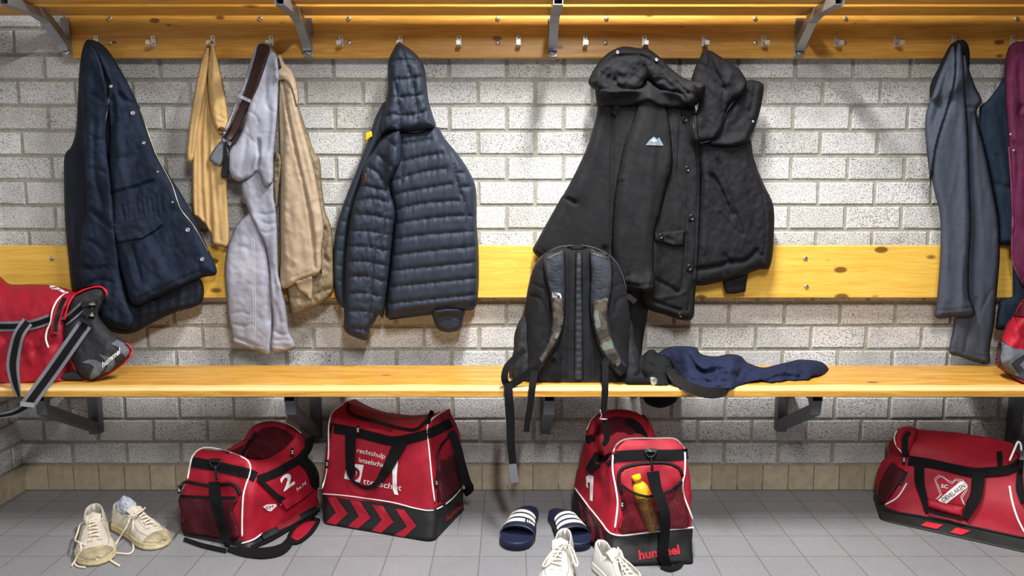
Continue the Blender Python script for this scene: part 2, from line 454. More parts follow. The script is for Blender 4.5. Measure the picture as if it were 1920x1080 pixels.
def wood_mat(name, base, dark, lacq=.35, knotscale=1.0, worn=None, seed=0):
    t = NT(name); v = t.coord()
    tc = t.coord((1.2, 14, 26)); tc2 = t.coord((3, 60, 120))
    wob = t.noise(t.coord((1.5, 3, 5)), 2.2, 3)
    add = t.n('ShaderNodeVectorMath', operation='ADD'); t.l(tc, add.inputs[0]); t.l(wob, add.inputs[1])
    g = t.noise(add.outputs[0], 3.0, 4, .6); g2 = t.noise(tc2, 3, 3, .6)
    c = t.mix(t.ramp(g, [(.35, 0.0), (.62, 1.0)]), dark, base)
    c = t.mix(t.ramp(g2, [(.4, .35), (.55, 0.0)]), c, tuple(x*.6 for x in dark[:3])+(1,))
    # knots
    kv = t.n('ShaderNodeMapping'); kv.inputs['Scale'].default_value = (5.2*knotscale, 9*knotscale, 11*knotscale); kv.inputs['Location'].default_value = (seed*1.3, seed*.7, seed*.37)
    tcn = t.n('ShaderNodeTexCoord'); t.l(tcn.outputs['Object'], kv.inputs['Vector'])
    vo = t.n('ShaderNodeTexVoronoi'); vo.inputs['Scale'].default_value = 1.0; t.l(kv.outputs[0], vo.inputs['Vector'])
    sep = t.n('ShaderNodeSeparateColor'); t.l(vo.outputs['Color'], sep.inputs[0])
    rad = t.n('ShaderNodeMath', operation='MULTIPLY'); t.l(sep.outputs[0], rad.inputs[0]); rad.inputs[1].default_value = .19
    sub = t.n('ShaderNodeMath', operation='SUBTRACT'); t.l(rad.outputs[0], sub.inputs[0]); t.l(vo.outputs['Distance'], sub.inputs[1])
    ad2 = t.n('ShaderNodeMath', operation='ADD'); t.l(sub.outputs[0], ad2.inputs[0]); ad2.inputs[1].default_value = .5
    k = t.ramp(ad2.outputs[0], [(.475, 0.0), (.53, .85)])
    c = t.mix(k, c, srgb(96, 52, 18))
    if worn:
        geo = t.n('ShaderNodeTexCoord'); sx = t.n('ShaderNodeSeparateXYZ'); t.l(geo.outputs['Object'], sx.inputs[0])
        m1 = t.n('ShaderNodeMapRange'); t.l(sx.outputs['Y'], m1.inputs[0]); m1.inputs[1].default_value = worn[0]+.075; m1.inputs[2].default_value = worn[0]+.012; m1.inputs[3].default_value = 0; m1.inputs[4].default_value = 1
        m2 = t.n('ShaderNodeMapRange'); t.l(sx.outputs['Z'], m2.inputs[0]); m2.inputs[1].default_value = worn[1]-.013; m2.inputs[2].default_value = worn[1]-.006; m2.inputs[3].default_value = 0; m2.inputs[4].default_value = 1
        wn = t.noise(t.coord((2.2, 30, 30)), 2.5, 5, .7)
        mu = t.n('ShaderNodeMath', operation='MULTIPLY'); t.l(m1.outputs[0], mu.inputs[0]); t.l(m2.outputs[0], mu.inputs[1])
        a = t.n('ShaderNodeMath', operation='ADD'); t.l(mu.outputs[0], a.inputs[0]); t.l(wn, a.inputs[1])
        f = t.ramp(a.outputs[0], [(.93, 0.0), (1.18, .85)]); c = t.mix(f, c, srgb(236, 205, 140))
    t.base(c, lacq, spec=.45); t.bump(g2, .25, .001); t.bump(g, .15, .002); return t.m
M = {}
M['brick'] = brick_mat(); M['mortar'] = mortar_mat()
M['wood_top'] = wood_mat('orange_pine_hook_board', srgb(216, 164, 76), srgb(196, 138, 54), .38, 1.7, seed=1)
M['wood_mid'] = wood_mat('yellow_pine_back_board', srgb(246, 204, 98), srgb(236, 186, 74), .35, 1.15, seed=2)
M['wood_bench'] = wood_mat('yellow_pine_bench', srgb(222, 170, 78), srgb(196, 138, 52), .38, .8, worn=(2.52, .527), seed=5)
M['wood_slat'] = wood_mat('orange_pine_slat', srgb(224, 168, 74), srgb(200, 140, 50), .4, .5, seed=9)
M['steel'] = plain('galvanised_steel', srgb(150, 155, 162), .42, .75, bscale=30)
M['steel_dk'] = plain('grey_painted_steel', srgb(96, 100, 106), .5, .4, bscale=30)
M['alu'] = plain('brushed_aluminium', srgb(215, 212, 205), .35, .6)
M['screw'] = plain('zinc_screw', srgb(200, 200, 196), .3, .9)
XL = -1.93; XR = 2.75
def brick_wall(name, axis, u0, u1, w0, phase, mirror=1):
    """bricks in half bond over a mortar bed; axis 'x' = back wall, 'y' = left wall"""
    L = .2135; Hc = .0924; jt = .0125; V = []; F_ = []; mi = []
    def addb(a0, a1, z0, z1, out, j):
        b = .0035; jj = [random.uniform(-.0012, .0012) for _ in range(8)]
        q = []
        for k, (d, ins) in enumerate(((0, 0), (out-b, 0), (out, b))):
            q.append([(a0+ins+jj[0], z0+ins+jj[1], d), (a1-ins+jj[2], z0+ins+jj[3], d), (a1-ins+jj[4], z1-ins+jj[5], d), (a0+ins+jj[6], z1-ins+jj[7], d)])
        bs = len(V)
        for ringv in q:
            for (a, z, d) in ringv: V.append((a, w0-d, z) if axis == 'x' else (w0+d, a, z))
        for r in range(2):
            for k in range(4):
                f = (bs+r*4+k, bs+r*4+(k+1) % 4, bs+(r+1)*4+(k+1) % 4, bs+(r+1)*4+k)
                F_.append(f if axis == 'x' else f[::-1]); mi.append(0)
        f = (bs+8, bs+9, bs+10, bs+11); F_.append(f if axis == 'x' else f[::-1]); mi.append(0)
    row = 0; z = .1016+Hc*26
    zt = .1016
    for row in range(-1, 27):
        z0 = .1016+Hc*row+jt/2; z1 = z0+Hc-jt
        k16 = (16-row)                       # course counted from the one under the hook board
        ph = phase+(0 if k16 % 2 == 0 else L/2)
        n0 = math.floor((u0-ph)/L)-1
        a = ph+n0*L
        while a < u1:
            a0 = max(a+jt/2, u0); a1 = min(a+L-jt/2, u1)
            if a1-a0 > .02 and z0 > .0: addb(a0, a1, z0+random.uniform(-.001, .001), z1, .006+random.uniform(-.0012, .0012), 0)
            a += L
    zb, ztop = 0, .1016+Hc*27
    b = len(V)
    nx, nz = 40, 24
    for i in range(nx+1):
        for j in range(nz+1):
            a = u0+(u1-u0)*i/nx; z = zb+(ztop-zb)*j/nz
            V.append((a, w0, z) if axis == 'x' else (w0, a, z))
    for i in range(nx):
        for j in range(nz):
            f = (b+i*(nz+1)+j, b+(i+1)*(nz+1)+j, b+(i+1)*(nz+1)+j+1, b+i*(nz+1)+j+1); F_.append(f if axis == 'x' else f[::-1]); mi.append(1)
    me = mesh_from(V, F_, False, name, mi); o = link(name, me, [M['brick'], M['mortar']]); tag(o, kind='structure'); return o
jx = W(950, 125, DW)[0]
brick_wall('wall_back', 'x', XL, XR, DW+.006, jx)
brick_wall('wall_left', 'y', -.8, DW+.006, XL, DW-.06)
# ---- floor
def floor_mat():
    t = NT('grey_floor_tiles'); v = t.coord()
    br = t.n('ShaderNodeTexBrick'); br.offset = 0; br.squash = 1
    mp = t.n('ShaderNodeMapping'); tcn = t.n('ShaderNodeTexCoord'); t.l(tcn.outputs['Object'], mp.inputs[0]); mp.inputs['Location'].default_value = (-.045, -.004, 0)
    t.l(mp.outputs[0], br.inputs['Vector']); br.inputs['Scale'].default_value = 1; br.inputs['Mortar Size'].default_value = .0022; br.inputs['Mortar Smooth'].default_value = .3
    br.inputs['Brick Width'].default_value = .15; br.inputs['Row Height'].default_value = .15; br.inputs['Bias'].default_value = 0
    br.inputs['Color1'].default_value = srgb(130, 131, 136); br.inputs['Color2'].default_value = srgb(137, 137, 141); br.inputs['Mortar'].default_value = srgb(112, 108, 102)
    sp = t.noise(v, 330, 2, .7); c = t.mix(t.ramp(sp, [(.3, .25), (.5, 0.0)]), br.outputs['Color'], srgb(92, 92, 96))
    c = t.mix(t.ramp(t.noise(v, 260, 1), [(.62, 0.0), (.7, .5)]), c, srgb(190, 190, 192))
    d = t.ramp(t.noise(v, 2.2, 4, .6), [(.3, .86), (.65, 1.0)]); c = t.mix(1.0, c, d, 'MULTIPLY'); t.base(c, .55, spec=.3)
    inv = t.ramp(br.outputs['Fac'], [(0, 1.0), (1, 0.0)]); t.bump(inv, .6, .0015); t.bump(sp, .25, .001); return t.m
me = mesh_from([(XL, -1.2, 0), (XR, -1.2, 0), (XR, DW+.01, 0), (XL, DW+.01, 0)], [(0, 1, 2, 3)], False)
tag(link('floor', me, floor_mat()), kind='structure')
# ---- skirting tiles
def skirt_mat():
    t = NT('beige_skirting_tile'); v = t.coord(); g = t.n('ShaderNodeNewGeometry')
    c = t.ramp(g.outputs['Random Per Island'], [(0, srgb(172, 160, 138)), (.5, srgb(188, 176, 152)), (1, srgb(164, 152, 132))])
    c = t.mix(t.ramp(t.noise(v, 25, 4, .7), [(.35, .35), (.6, 0.0)]), c, srgb(120, 108, 90)); t.base(c, .45); return t.m
M['skirt'] = skirt_mat()
bm = bmesh.new()
x = XL+.003
while x < XR: add_box(bm, x+.001, x+.0985, DW-.008, DW+.006, .002, .1, .0012, 1); x += .1005
tag(from_bm('baseboard_back', bm, M['skirt']), kind='structure')
bm = bmesh.new(); y = DW-.012
while y > -.8: add_box(bm, XL, XL+.014, y-.0985, y-.001, .002, .1, .0012, 1); y -= .1005
tag(from_bm('baseboard_left', bm, M['skirt']), kind='structure')
# ---- timber
def board(name, x0, x1, y0, y1, z0, z1, mat, label, cat, bev=.004):
    t = thing(name, label, cat, ((x0+x1)/2, y1, z0)); box('board', x0, x1, y0, y1, z0, z1, mat, t, bev); return t
def screw(px, py, D, parent):
    disc('screw', px, py, 4.2, D, M['screw'], parent, .004, 12)
zt0 = W(0, 109, 2.92)[2]
hook_board = board('hook_board', W(124, 80, 2.92)[0], XR-.1, 2.92, 2.944, zt0, 1.86, M['wood_top'], 'long orange pine board high on the brick wall, carrying the row of coat hooks', 'hook board')
for px in (206, 488, 654, 933, 1137, 1416, 1585, 1906): screw(px, 35, 2.92, hook_board)
for px in (207, 655, 933, 1135, 1416, 1583): screw(px, 80.5, 2.92, hook_board)
zm1 = W(960, 460.5, 2.905)[2]; zm0 = W(960, 558.5, 2.905)[2]
back_board = board('back_board', XL+.008, XR-.1, 2.905, 2.93, zm0, zm1, M['wood_mid'], 'long yellow pine backrest board on the wall halfway between hooks and bench', 'backrest board')
for px in (98, 1510, 2100): screw(px, 484.5, 2.905, back_board); screw(px+2, 537.5, 2.905, back_board)
for x in (-1.6, -.74, .15, 1.06, 1.9):       # wooden spacers the board stands off the wall on
    box('spacer', x-.03, x+.03, 2.93, DW-.006, zm0+.03, zm1-.03, M['wood_mid'], back_board)
    box('spacer', x-.03, x+.03, 2.944, DW-.006, zt0+.05, 1.82, M['wood_top'], hook_board)
shelf = thing('luggage_shelf', 'orange pine slatted shelf resting on the steel brackets above the hooks', 'shelf', (0, 2.7, 1.79))
for y0, y1 in ((2.745, 2.882), (2.645, 2.712)): box('slat', XL+.008, XR-.1, y0, y1, 1.791, 1.815, M['wood_slat'], shelf, .003)
# bench: three planks, the front one rounded
BZ = .527; bench = thing('bench', 'long yellow pine locker room bench seat of narrow planks, worn pale along its front edge', 'bench', (0, 2.7, .495))
ys = [2.52, 2.640, 2.720, 2.795, 2.86]
for k in range(4):
    bm = bmesh.new(); add_box(bm, XL+.01, XR-.1, ys[k]+(.0015 if k else 0), ys[k+1]-.0015, .4985, BZ)
    if k == 0:
        es = [e for e in bm.edges if all(v.co.y < 2.53 and v.co.z > .52 for v in e.verts)]
        bmesh.ops.bevel(bm, geom=es, offset=.010, segments=5, affect='EDGES', profile=.5)
    else: bmesh.ops.bevel(bm, geom=list(bm.edges), offset=.0012, segments=1, affect='EDGES')
    from_bm('plank', bm, M['wood_bench'], bench)
# ---- shelf brackets
def square_tube(name, pts, half, mat, parent, hollow=True):
    """bent square tube in a plane x = const"""
    bm = bmesh.new(); rings = []
    P = [Vector(p) for p in pts]; n = len(P)
    for i in range(n):
        T = (P[min(i+1, n-1)]-P[max(i-1, 0)]).normalized(); S_ = Vector((1, 0, 0)); N = T.cross(S_).normalized()
        sc = 1.0
        if 0 < i < n-1:
            a = (P[i+1]-P[i]).normalized(); sc = 1/max(.5, a.dot(T))
        rings.append([[bm.verts.new(P[i]+S_*sx*q+N*sz*q*sc) for sx, sz in ((-1, -1), (1, -1), (1, 1), (-1, 1))] for q in ((half, half-.0025) if hollow else (half,))])
    for i in range(n-1):
        for k in range(4):
            bm.faces.new((rings[i][0][k], rings[i][0][(k+1) % 4], rings[i+1][0][(k+1) % 4], rings[i+1][0][k]))
            if hollow: bm.faces.new((rings[i][1][k], rings[i+1][1][k], rings[i+1][1][(k+1) % 4], rings[i][1][(k+1) % 4]))
    for e in (0, n-1):
        if hollow:
            for k in range(4): bm.faces.new((rings[e][0][k], rings[e][1][k], rings[e][1][(k+1) % 4], rings[e][0][(k+1) % 4]))
        else: bm.faces.new(rings[e][0])
    bmesh.ops.recalc_face_normals(bm, faces=bm.faces)
    return from_bm(name, bm, mat, parent)
labs = ['steel shelf bracket at the left end of the hook board', 'steel shelf bracket right of the grey jeans and beige jacket', 'steel shelf bracket in the middle, left of the hooded black parka', 'steel shelf bracket right of the second black jacket']
for px, lab in zip((125, 578, 1036, 1498), labs):
    X = W(px, 85, 2.915)[0]
    b = thing('shelf_bracket', lab, 'bracket', (X, 2.92, 1.66), 'steel brackets carrying the shelf')
    box('wall_strip', X-.016, X+.016, 2.912, 2.9195, zt0+.003, 1.79, M['steel'], b, .001)
    square_tube('arm', [(X, 2.57, 1.774), (X, 2.74, 1.774), (X, 2.80, 1.762), (X, 2.89, 1.705), (X, 2.903, 1.69), (X, 2.906, 1.675)], .0155, M['steel'], b)
    disc('bolt', px+1, 98, 5.5, 2.911, M['screw'], b, .006, 6)
# ---- coat hooks
hooks = [(181, 'behind the navy parka'), (288, 'first empty hook from the left'), (400, 'holding the ochre shirt'), (509, 'holding the jeans and beige jacket'),
         (640, 'empty hook just right of the second bracket'), (751, 'holding the quilted puffer jacket'), (861, 'empty hook right of the puffer jacket'), (972, 'empty hook just left of the middle bracket'),
         (1097, 'empty hook just right of the middle bracket'), (1208, 'holding the hooded black parka'), (1320, 'holding the second black jacket'), (1431, 'empty hook right of the second black jacket'),
         (1568, 'empty hook beside two round knots'), (1680, 'empty hook right of two round knots'), (1788, 'holding the dark grey fleece'), (1898, 'holding the maroon sweater')]
for px, lab in hooks:
    c = W(px, 78, 2.92); t = thing('coat_hook', 'small aluminium coat hook, '+lab, 'coat hook', (c.x, 2.92, c.z), 'coat hooks along the board')
    box('plate', c.x-.0085, c.x+.0085, 2.9165, 2.9197, c.z-.021, c.z+.021, M['alu'], t, .0006, 1)
    bm = bmesh.new(); add_box(bm, c.x-.008, c.x+.008, 2.872, 2.917, c.z-.0195, c.z-.0165, .0006, 1); add_box(bm, c.x-.008, c.x+.008, 2.870, 2.8735, c.z-.0195, c.z-.004, .0006, 1)
    from_bm('prong', bm, M['alu'], t)
    for dz in (.013, -.008):
        q = W(px, 78, 2.9165); 
        bm = bmesh.new(); bmesh.ops.create_cone(bm, cap_ends=True, segments=10, radius1=.0032, radius2=.0025, depth=.0016, matrix=Matrix.Translation((c.x+.001, 2.9158, c.z+dz)) @ Matrix.Rotation(PI/2, 4, 'X'))
        from_bm('screw', bm, M['steel_dk'], t)
# ---- bench supports
def support(px, zb, lab, d0=2.60, legonly=False):
    X = px
    s = thing('bench_support', lab, 'bench bracket', (X, DW, zb), 'steel brackets under the bench')
    square_tube('wall_post', [(X, 2.945, BZ-.031), (X, 2.945, zb)], .019, M['steel_dk'], s)
    square_tube('arm', [(X, 2.925, .478), (X, d0, .478)], .0185, M['steel_dk'], s)
    square_tube('brace', [(X, d0+.02, .46), (X, d0+.02, .425), (X, 2.925, zb+.03)], .0175, M['steel_dk'], s)
    return s
support(W(178, 780, 2.94)[0], .24, 'grey steel bench bracket below the red and grey sports bag on the bench')
support(W(592, 780, 2.94)[0], .22, 'grey steel bench bracket behind the two middle red bags')
support(W(1022, 780, 2.94)[0], .24, 'grey steel bench bracket behind the hanging backpack straps')
support(W(1465, 780, 2.94)[0], .25, 'grey steel bench bracket on bare wall right of the bottle bag')
support(W(1905, 780, 2.94)[0], .16, 'grey steel bench bracket behind the rightmost red bag')
# ============================================================ hanging clothes
RS[0] = .72; WR[0] = .0011; OVER.clear()
def garment(name, label, cat, px, py, D=2.86, group=None):
    c = W(px, py, D); return thing(name, label, cat, (c.x, c.y, c.z), group)
M['navy'] = fabric('waxed_navy_cotton', srgb(26, 36, 54), .8, .35, 1200, .3, .2, wear=srgb(48, 60, 80), wscale=9)
M['black_poly'] = fabric('dark_navy_lining', srgb(22, 28, 40), .7, .3)
M['brass'] = plain('brass_zip', srgb(190, 178, 140), .35, .7)
M['snap'] = plain('steel_snap', srgb(190, 195, 200), .3, .8)
M['cord'] = plain('grey_cord', srgb(120, 112, 108), .8)
M['blackplast'] = plain('black_plastic', srgb(22, 23, 26), .35)
M['ochre'] = fabric('ochre_cotton', srgb(190, 158, 108), .9, .12, 1000, .25, .15)
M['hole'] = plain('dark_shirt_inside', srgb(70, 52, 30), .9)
M['denim'] = fabric('light_grey_denim', srgb(146, 148, 162), .9, .14, 1500, .5, .15, wear=srgb(178, 180, 194), wscale=5)
M['denim_dk'] = fabric('grey_denim_inside', srgb(118, 124, 134), .9, .2, 1400, .5, .15)
M['belt'] = fabric('dark_brown_leather', srgb(48, 30, 30), .5, .2, 500, .15, .35)
M['stitch'] = plain('pale_stitching', srgb(205, 206, 216), .9)
M['beige'] = fabric('beige_cotton', srgb(166, 148, 126), .85, .10, 1200, .25, .15)
M['olive'] = fabric('olive_beige_nylon', srgb(122, 108, 84), .6, .3, 600, .3, .35)
M['puffer'] = fabric('slate_navy_nylon', srgb(36, 44, 58), .62, .12, 1500, .12, .3)
M['puffer_in'] = fabric('slate_navy_lining', srgb(36, 46, 60), .6, .12, 1500, .12, .35)
M['yellow'] = fabric('yellow_tag', srgb(232, 176, 20), .8, .05)
M['rust'] = fabric('rust_label', srgb(92, 58, 44), .8, .3, 500)
M['black'] = fabric('black_cotton', srgb(22, 23, 26), .82, .16, 1100, .35, .28)
M['black2'] = fabric('washed_black_cotton', srgb(24, 24, 28), .84, .15, 1100, .35, .25)
M['patchgrey'] = fabric('grey_badge', srgb(120, 132, 146), .7, .1)
M['white'] = plain('white_print', srgb(232, 232, 232), .7)
M['fleece'] = fabric('charcoal_melange_fleece', srgb(60, 66, 78), .95, .12, 700, .4, .12, melange=.35)
M['fleece_in'] = fabric('black_fleece', srgb(26, 28, 33), .95, .12, 800, .4, .12)
M['navy2'] = fabric('soft_navy_wool', srgb(28, 40, 54), .9, .2, 900, .3, .15)
M['maroon'] = fabric('maroon_cotton', srgb(88, 32, 62), .85, .15, 900, .3, .2)
M['maroon_ed'] = fabric('maroon_binding', srgb(110, 52, 84), .8, .1, 900, .3, .2)
# ---- navy parka
g = garment('parka', 'dark navy waxed parka with a brass zip, hanging above the red and grey sports bag', 'coat', 178, 76)
relief('back_panel', [(158, 82), (172, 78), (195, 95), (215, 140), (225, 240), (260, 400), (330, 520), (376, 522), (378, 568), (330, 585), (285, 606), (245, 626), (200, 620), (160, 600), (138, 560), (128, 480), (122, 420), (120, 340), (121, 292), (134, 274), (143, 240), (146, 180), (150, 120)], 2.872, M['black_poly'], g, .03, 18,
       lines=[([(130, 300), (135, 400), (150, 500)], 6, -.006), ([(290, 560), (340, 548), (376, 530)], 5, -.01), ([(255, 590), (310, 578), (376, 568)], 5, .006)], noise=[(.006, 14, 90, 5, 3)])
R = relief('front_panel', [(160, 79), (178, 76), (197, 88), (215, 112), (238, 152), (255, 186), (257, 195), (263, 202), (274, 238), (289, 277), (305, 309), (345, 372), (368, 418), (388, 462), (407, 511), (378, 521), (330, 542), (290, 560), (248, 574), (232, 530), (214, 470), (203, 430), (202, 330), (205, 240), (195, 180), (178, 120)], 2.858, M['navy'], g, .048, 30, step=3.2,
       lines=[([(208, 470), (206, 380), (204, 300), (212, 220), (208, 180)], 6, -.012), ([(165, 84), (190, 130), (208, 165), (215, 210)], 4, -.010), ([(185, 82), (208, 120), (222, 170), (235, 195)], 4, -.008), ([(178, 90), (198, 130), (212, 180)], 3, .006),
              ([(225, 176), (240, 190), (262, 201)], 4, -.012), ([(208, 300), (240, 291), (266, 276)], 2.5, -.006, 'gf'), ([(208, 362), (245, 353), (286, 339)], 3, -.012), ([(208, 356), (245, 347), (286, 333)], 4, .004),
              ([(246, 456), (256, 490), (265, 526)], 3, -.012, 'gf'), ([(246, 566), (300, 540), (378, 507)], 2.5, -.006), ([(372, 480), (378, 519)], 2, -.005), ([(362, 486), (380, 518)], 2, -.004),
              ([(238, 476), (248, 520), (262, 545)], 5, .006, 'gf'), ([(290, 480), (300, 520)], 6, .005, 'gf'), ([(320, 420), (330, 500)], 8, -.005, 'gf'), ([(288, 345), (300, 400)], 6, .004, 'gf')]
             + [([(228+9*i, 380+(-1)**i*3-i*2.2), (231+9*i, 400-i*1.5), (234+9*i, 418-i*2.5)], 2.6, -.0065, 'gf') for i in range(9)],
       noise=[(.004, 22, 70, 8, 5), (.0022, 7, 16, -20, 6)])
Sp = R
relief('sleeve', [(157, 84), (166, 79), (180, 96), (196, 140), (203, 190), (200, 250), (205, 320), (211, 380), (215, 430), (224, 500), (238, 560), (252, 600), (236, 618), (195, 606), (165, 576), (149, 520), (147, 470), (153, 425), (160, 395), (157, 320), (155, 250), (151, 180), (152, 120)], 2.85, M['navy'], g, .045, 22, step=3.2,
       lines=[([(153, 400), (170, 395), (190, 410), (212, 430)], 5, -.02), ([(150, 445), (175, 455), (200, 480)], 5, -.009, 'gf'), ([(148, 500), (175, 505), (205, 500)], 5, -.010, 'gf'), ([(160, 540), (185, 525), (215, 530)], 4, -.009, 'gf'), ([(162, 250), (185, 262), (200, 258)], 4, -.007, 'gf'),
              ([(157, 320), (180, 315), (205, 330)], 4, -.008, 'gf'), ([(180, 220), (176, 280), (180, 340), (195, 395)], 5, -.012, 'gf'), ([(175, 100), (190, 150), (198, 200)], 4, -.006), ([(165, 175), (180, 180), (195, 195)], 4, -.005, 'gf')],
       noise=[(.005, 16, 40, 25, 8), (.003, 9, 14, -30, 9)])
F_ = patch('pocket_flap', [(209, 420), (235, 417), (262, 410), (294, 402), (308, 420), (290, 434), (267, 448), (240, 452), (219, 456), (212, 440)], Sp, M['navy'], g, .004, .010, 5, 3, noise=[(.004, 14, 20, 60, 4)], smooth_outline=False, lines=[([(258, 420), (266, 444)], 3, -.004, 'gf'), ([(250, 425), (270, 440), (285, 418)], 3, -.003, 'gf')])
piping('zip', [(262, 203), (272, 232), (282, 262), (293, 290), (306, 315), (322, 345), (333, 378), (342, 397), (360, 419), (376, 445), (390, 471)], Sp, M['brass'], g, .0016, .001)
for (x, y, r_) in ((249, 212, 4.2), (270, 268, 3.2), (296, 322, 2), (324, 379, 2), (352, 431, 4.4), (379, 486, 4)): disc('snap', x, y, r_, Sp, M['snap'], g, .003, 14, ring=True)
piping('drawcord', [(205, 181), (202, 200), (199, 218), (196, 234)], Sp, M['cord'], g, .0025, .004)
strap('toggle', [(208, 162), (208, 182)], 7, Sp, M['blackplast'], g, .004, .008)
disc('toggle_ring', 208, 162, 3.2, Sp, M['snap'], g, .004, off=.010)
# ---- ochre shirt
g = garment('shirt', 'ochre yellow cotton shirt hanging in narrow folds beside the navy parka', 'shirt', 398, 78)
relief('back_panel', [(390, 82), (398, 78), (404, 100), (412, 200), (424, 300), (427, 380), (429, 458), (410, 461), (397, 457), (394, 440), (386, 424), (372, 410), (361, 398), (360, 340), (361, 290), (366, 220), (376, 150), (386, 100)], 2.872, M['ochre'], g, .02, 10, step=3,
       lines=[([(394, 90), (385, 170), (377, 260), (378, 360), (384, 420)], 4, -.012), ([(397, 90), (393, 180), (390, 280), (393, 380), (396, 450)], 4, -.014), ([(391, 90), (378, 160), (370, 240), (368, 330), (370, 400)], 3, -.008), ([(400, 250), (403, 330), (412, 450)], 3, -.006)], noise=[(.005, 10, 80, 2, 2)])
relief('side_panel', [(391, 84), (392, 110), (386, 155), (378, 205), (369, 255), (362, 299), (350, 299), (352, 262), (358, 215), (367, 160), (379, 108)], 2.846, M['ochre'], g, .012, 7, step=3, over=[], lines=[([(382, 120), (366, 190), (357, 290)], 2.5, -.004)])
Rs = relief('sleeve', [(396, 78), (401, 82), (408, 110), (416, 145), (423, 180), (428, 222), (427, 242), (418, 252), (407, 247), (398, 228), (392, 195), (388, 150), (390, 110)], 2.858, M['ochre'], g, .026, 12, step=2.8,
       lines=[([(396, 90), (392, 150), (395, 210), (404, 240)], 3, -.009), ([(410, 215), (418, 222), (426, 225)], 2.5, -.004, 'gf'), ([(406, 228), (414, 230), (422, 229)], 2.5, -.004, 'gf'), ([(400, 150), (412, 190)], 4, -.003, 'gf')], noise=[(.003, 8, 16, 20, 3)])
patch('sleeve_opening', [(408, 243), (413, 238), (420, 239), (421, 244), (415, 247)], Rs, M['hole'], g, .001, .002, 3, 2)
# ---- beige jacket
g = garment('jacket', 'beige cotton jacket with a small collar, hanging over the grey jeans', 'jacket', 516, 105)
Ro = relief('back_panel', [(545, 150), (557, 190), (572, 235), (590, 285), (600, 300), (604, 350), (610, 395), (622, 430), (626, 500), (626, 540), (612, 562), (582, 580), (548, 590), (540, 560), (530, 480), (528, 400), (530, 300), (530, 200)], 2.872, M['olive'], g, .03, 14, step=3.2,
       lines=[([(600, 420), (615, 440), (606, 470), (620, 500)], 4, -.008, 'gf'), ([(545, 560), (580, 555), (622, 540)], 3, -.01)], noise=[(.007, 10, 14, 40, 3), (.004, 6, 8, -30, 4)])
Rf = relief('front_panel', [(522, 140), (532, 132), (548, 150), (556, 185), (566, 230), (580, 280), (592, 330), (602, 385), (608, 430), (604, 470), (601, 511), (570, 524), (526, 541), (525, 480), (525, 400), (524, 300), (521, 200)], 2.86, M['beige'], g, .03, 14, step=3.2,
       lines=[([(530, 150), (540, 215), (556, 290), (572, 360), (584, 430), (590, 500)], 2.6, -.014), ([(533, 160), (546, 230), (564, 300), (584, 380), (594, 440)], 7, .007), ([(545, 150), (556, 210), (575, 290), (592, 370)], 5, .006), ([(527, 170), (530, 260), (527, 330)], 3, -.008), ([(550, 330), (556, 420), (548, 500)], 10, .006, 'gf'), ([(526, 528), (560, 516), (601, 502)], 2, -.003)], noise=[(.004, 16, 90, -8, 3)])
relief('lining', [(514, 292), (520, 284), (527, 296), (526, 330), (522, 372), (517, 395), (512, 350), (511, 315)], 2.85, M['olive'], g, .012, 6, step=2.5, noise=[(.006, 6, 8, 30, 3)])
relief('hem_flap', [(553, 528), (586, 516), (587, 540), (584, 566), (572, 552), (560, 545)], 2.858, M['beige'], g, .008, 8, step=3, smooth_outline=False)
relief('collar', [(518, 107), (527, 103), (533, 118), (545, 130), (553, 145), (559, 170), (560, 190), (556, 200), (550, 178), (543, 160), (532, 150), (522, 152), (515, 145), (518, 130)], 2.835, M['beige'], g, .016, 8, step=2.5, lines=[([(524, 140), (540, 142), (552, 165)], 3, .005)])
relief('neck_label', [(514, 113), (523, 109), (528, 127), (519, 133)], 2.826, M['blackplast'], g, .002, 2, step=2.5, smooth_outline=False)
piping('zip_pull', [(600, 484), (601, 500), (603, 514)], Ro, M['blackplast'], g, .003, .01)
# ---- grey jeans with belt
g = garment('jeans', 'light grey jeans with a dark brown belt hanging from the fourth hook', 'jeans', 509, 88)
Rl = relief('leg', [(456, 408), (470, 398), (486, 420), (500, 470), (508, 530), (511, 600), (508, 664), (480, 658), (455, 650), (436, 643), (435, 632), (428, 597), (425, 560), (421, 510), (425, 470), (431, 450), (442, 424)], 2.862, M['denim'], g, .026, 18, step=3.2,
       lines=[([(492, 430), (500, 500), (504, 600)], 6, -.012), ([(427, 592), (450, 585), (470, 592)], 3, -.005, 'gf'), ([(428, 604), (455, 612), (475, 606)], 3, -.005, 'gf'), ([(436, 632), (455, 638), (475, 648)], 3, -.008), ([(430, 470), (450, 462), (468, 468)], 4, -.004, 'gf'), ([(485, 560), (470, 590), (460, 620)], 5, .004, 'gf')], noise=[(.004, 24, 60, 4, 3), (.0025, 12, 10, 30, 4)])
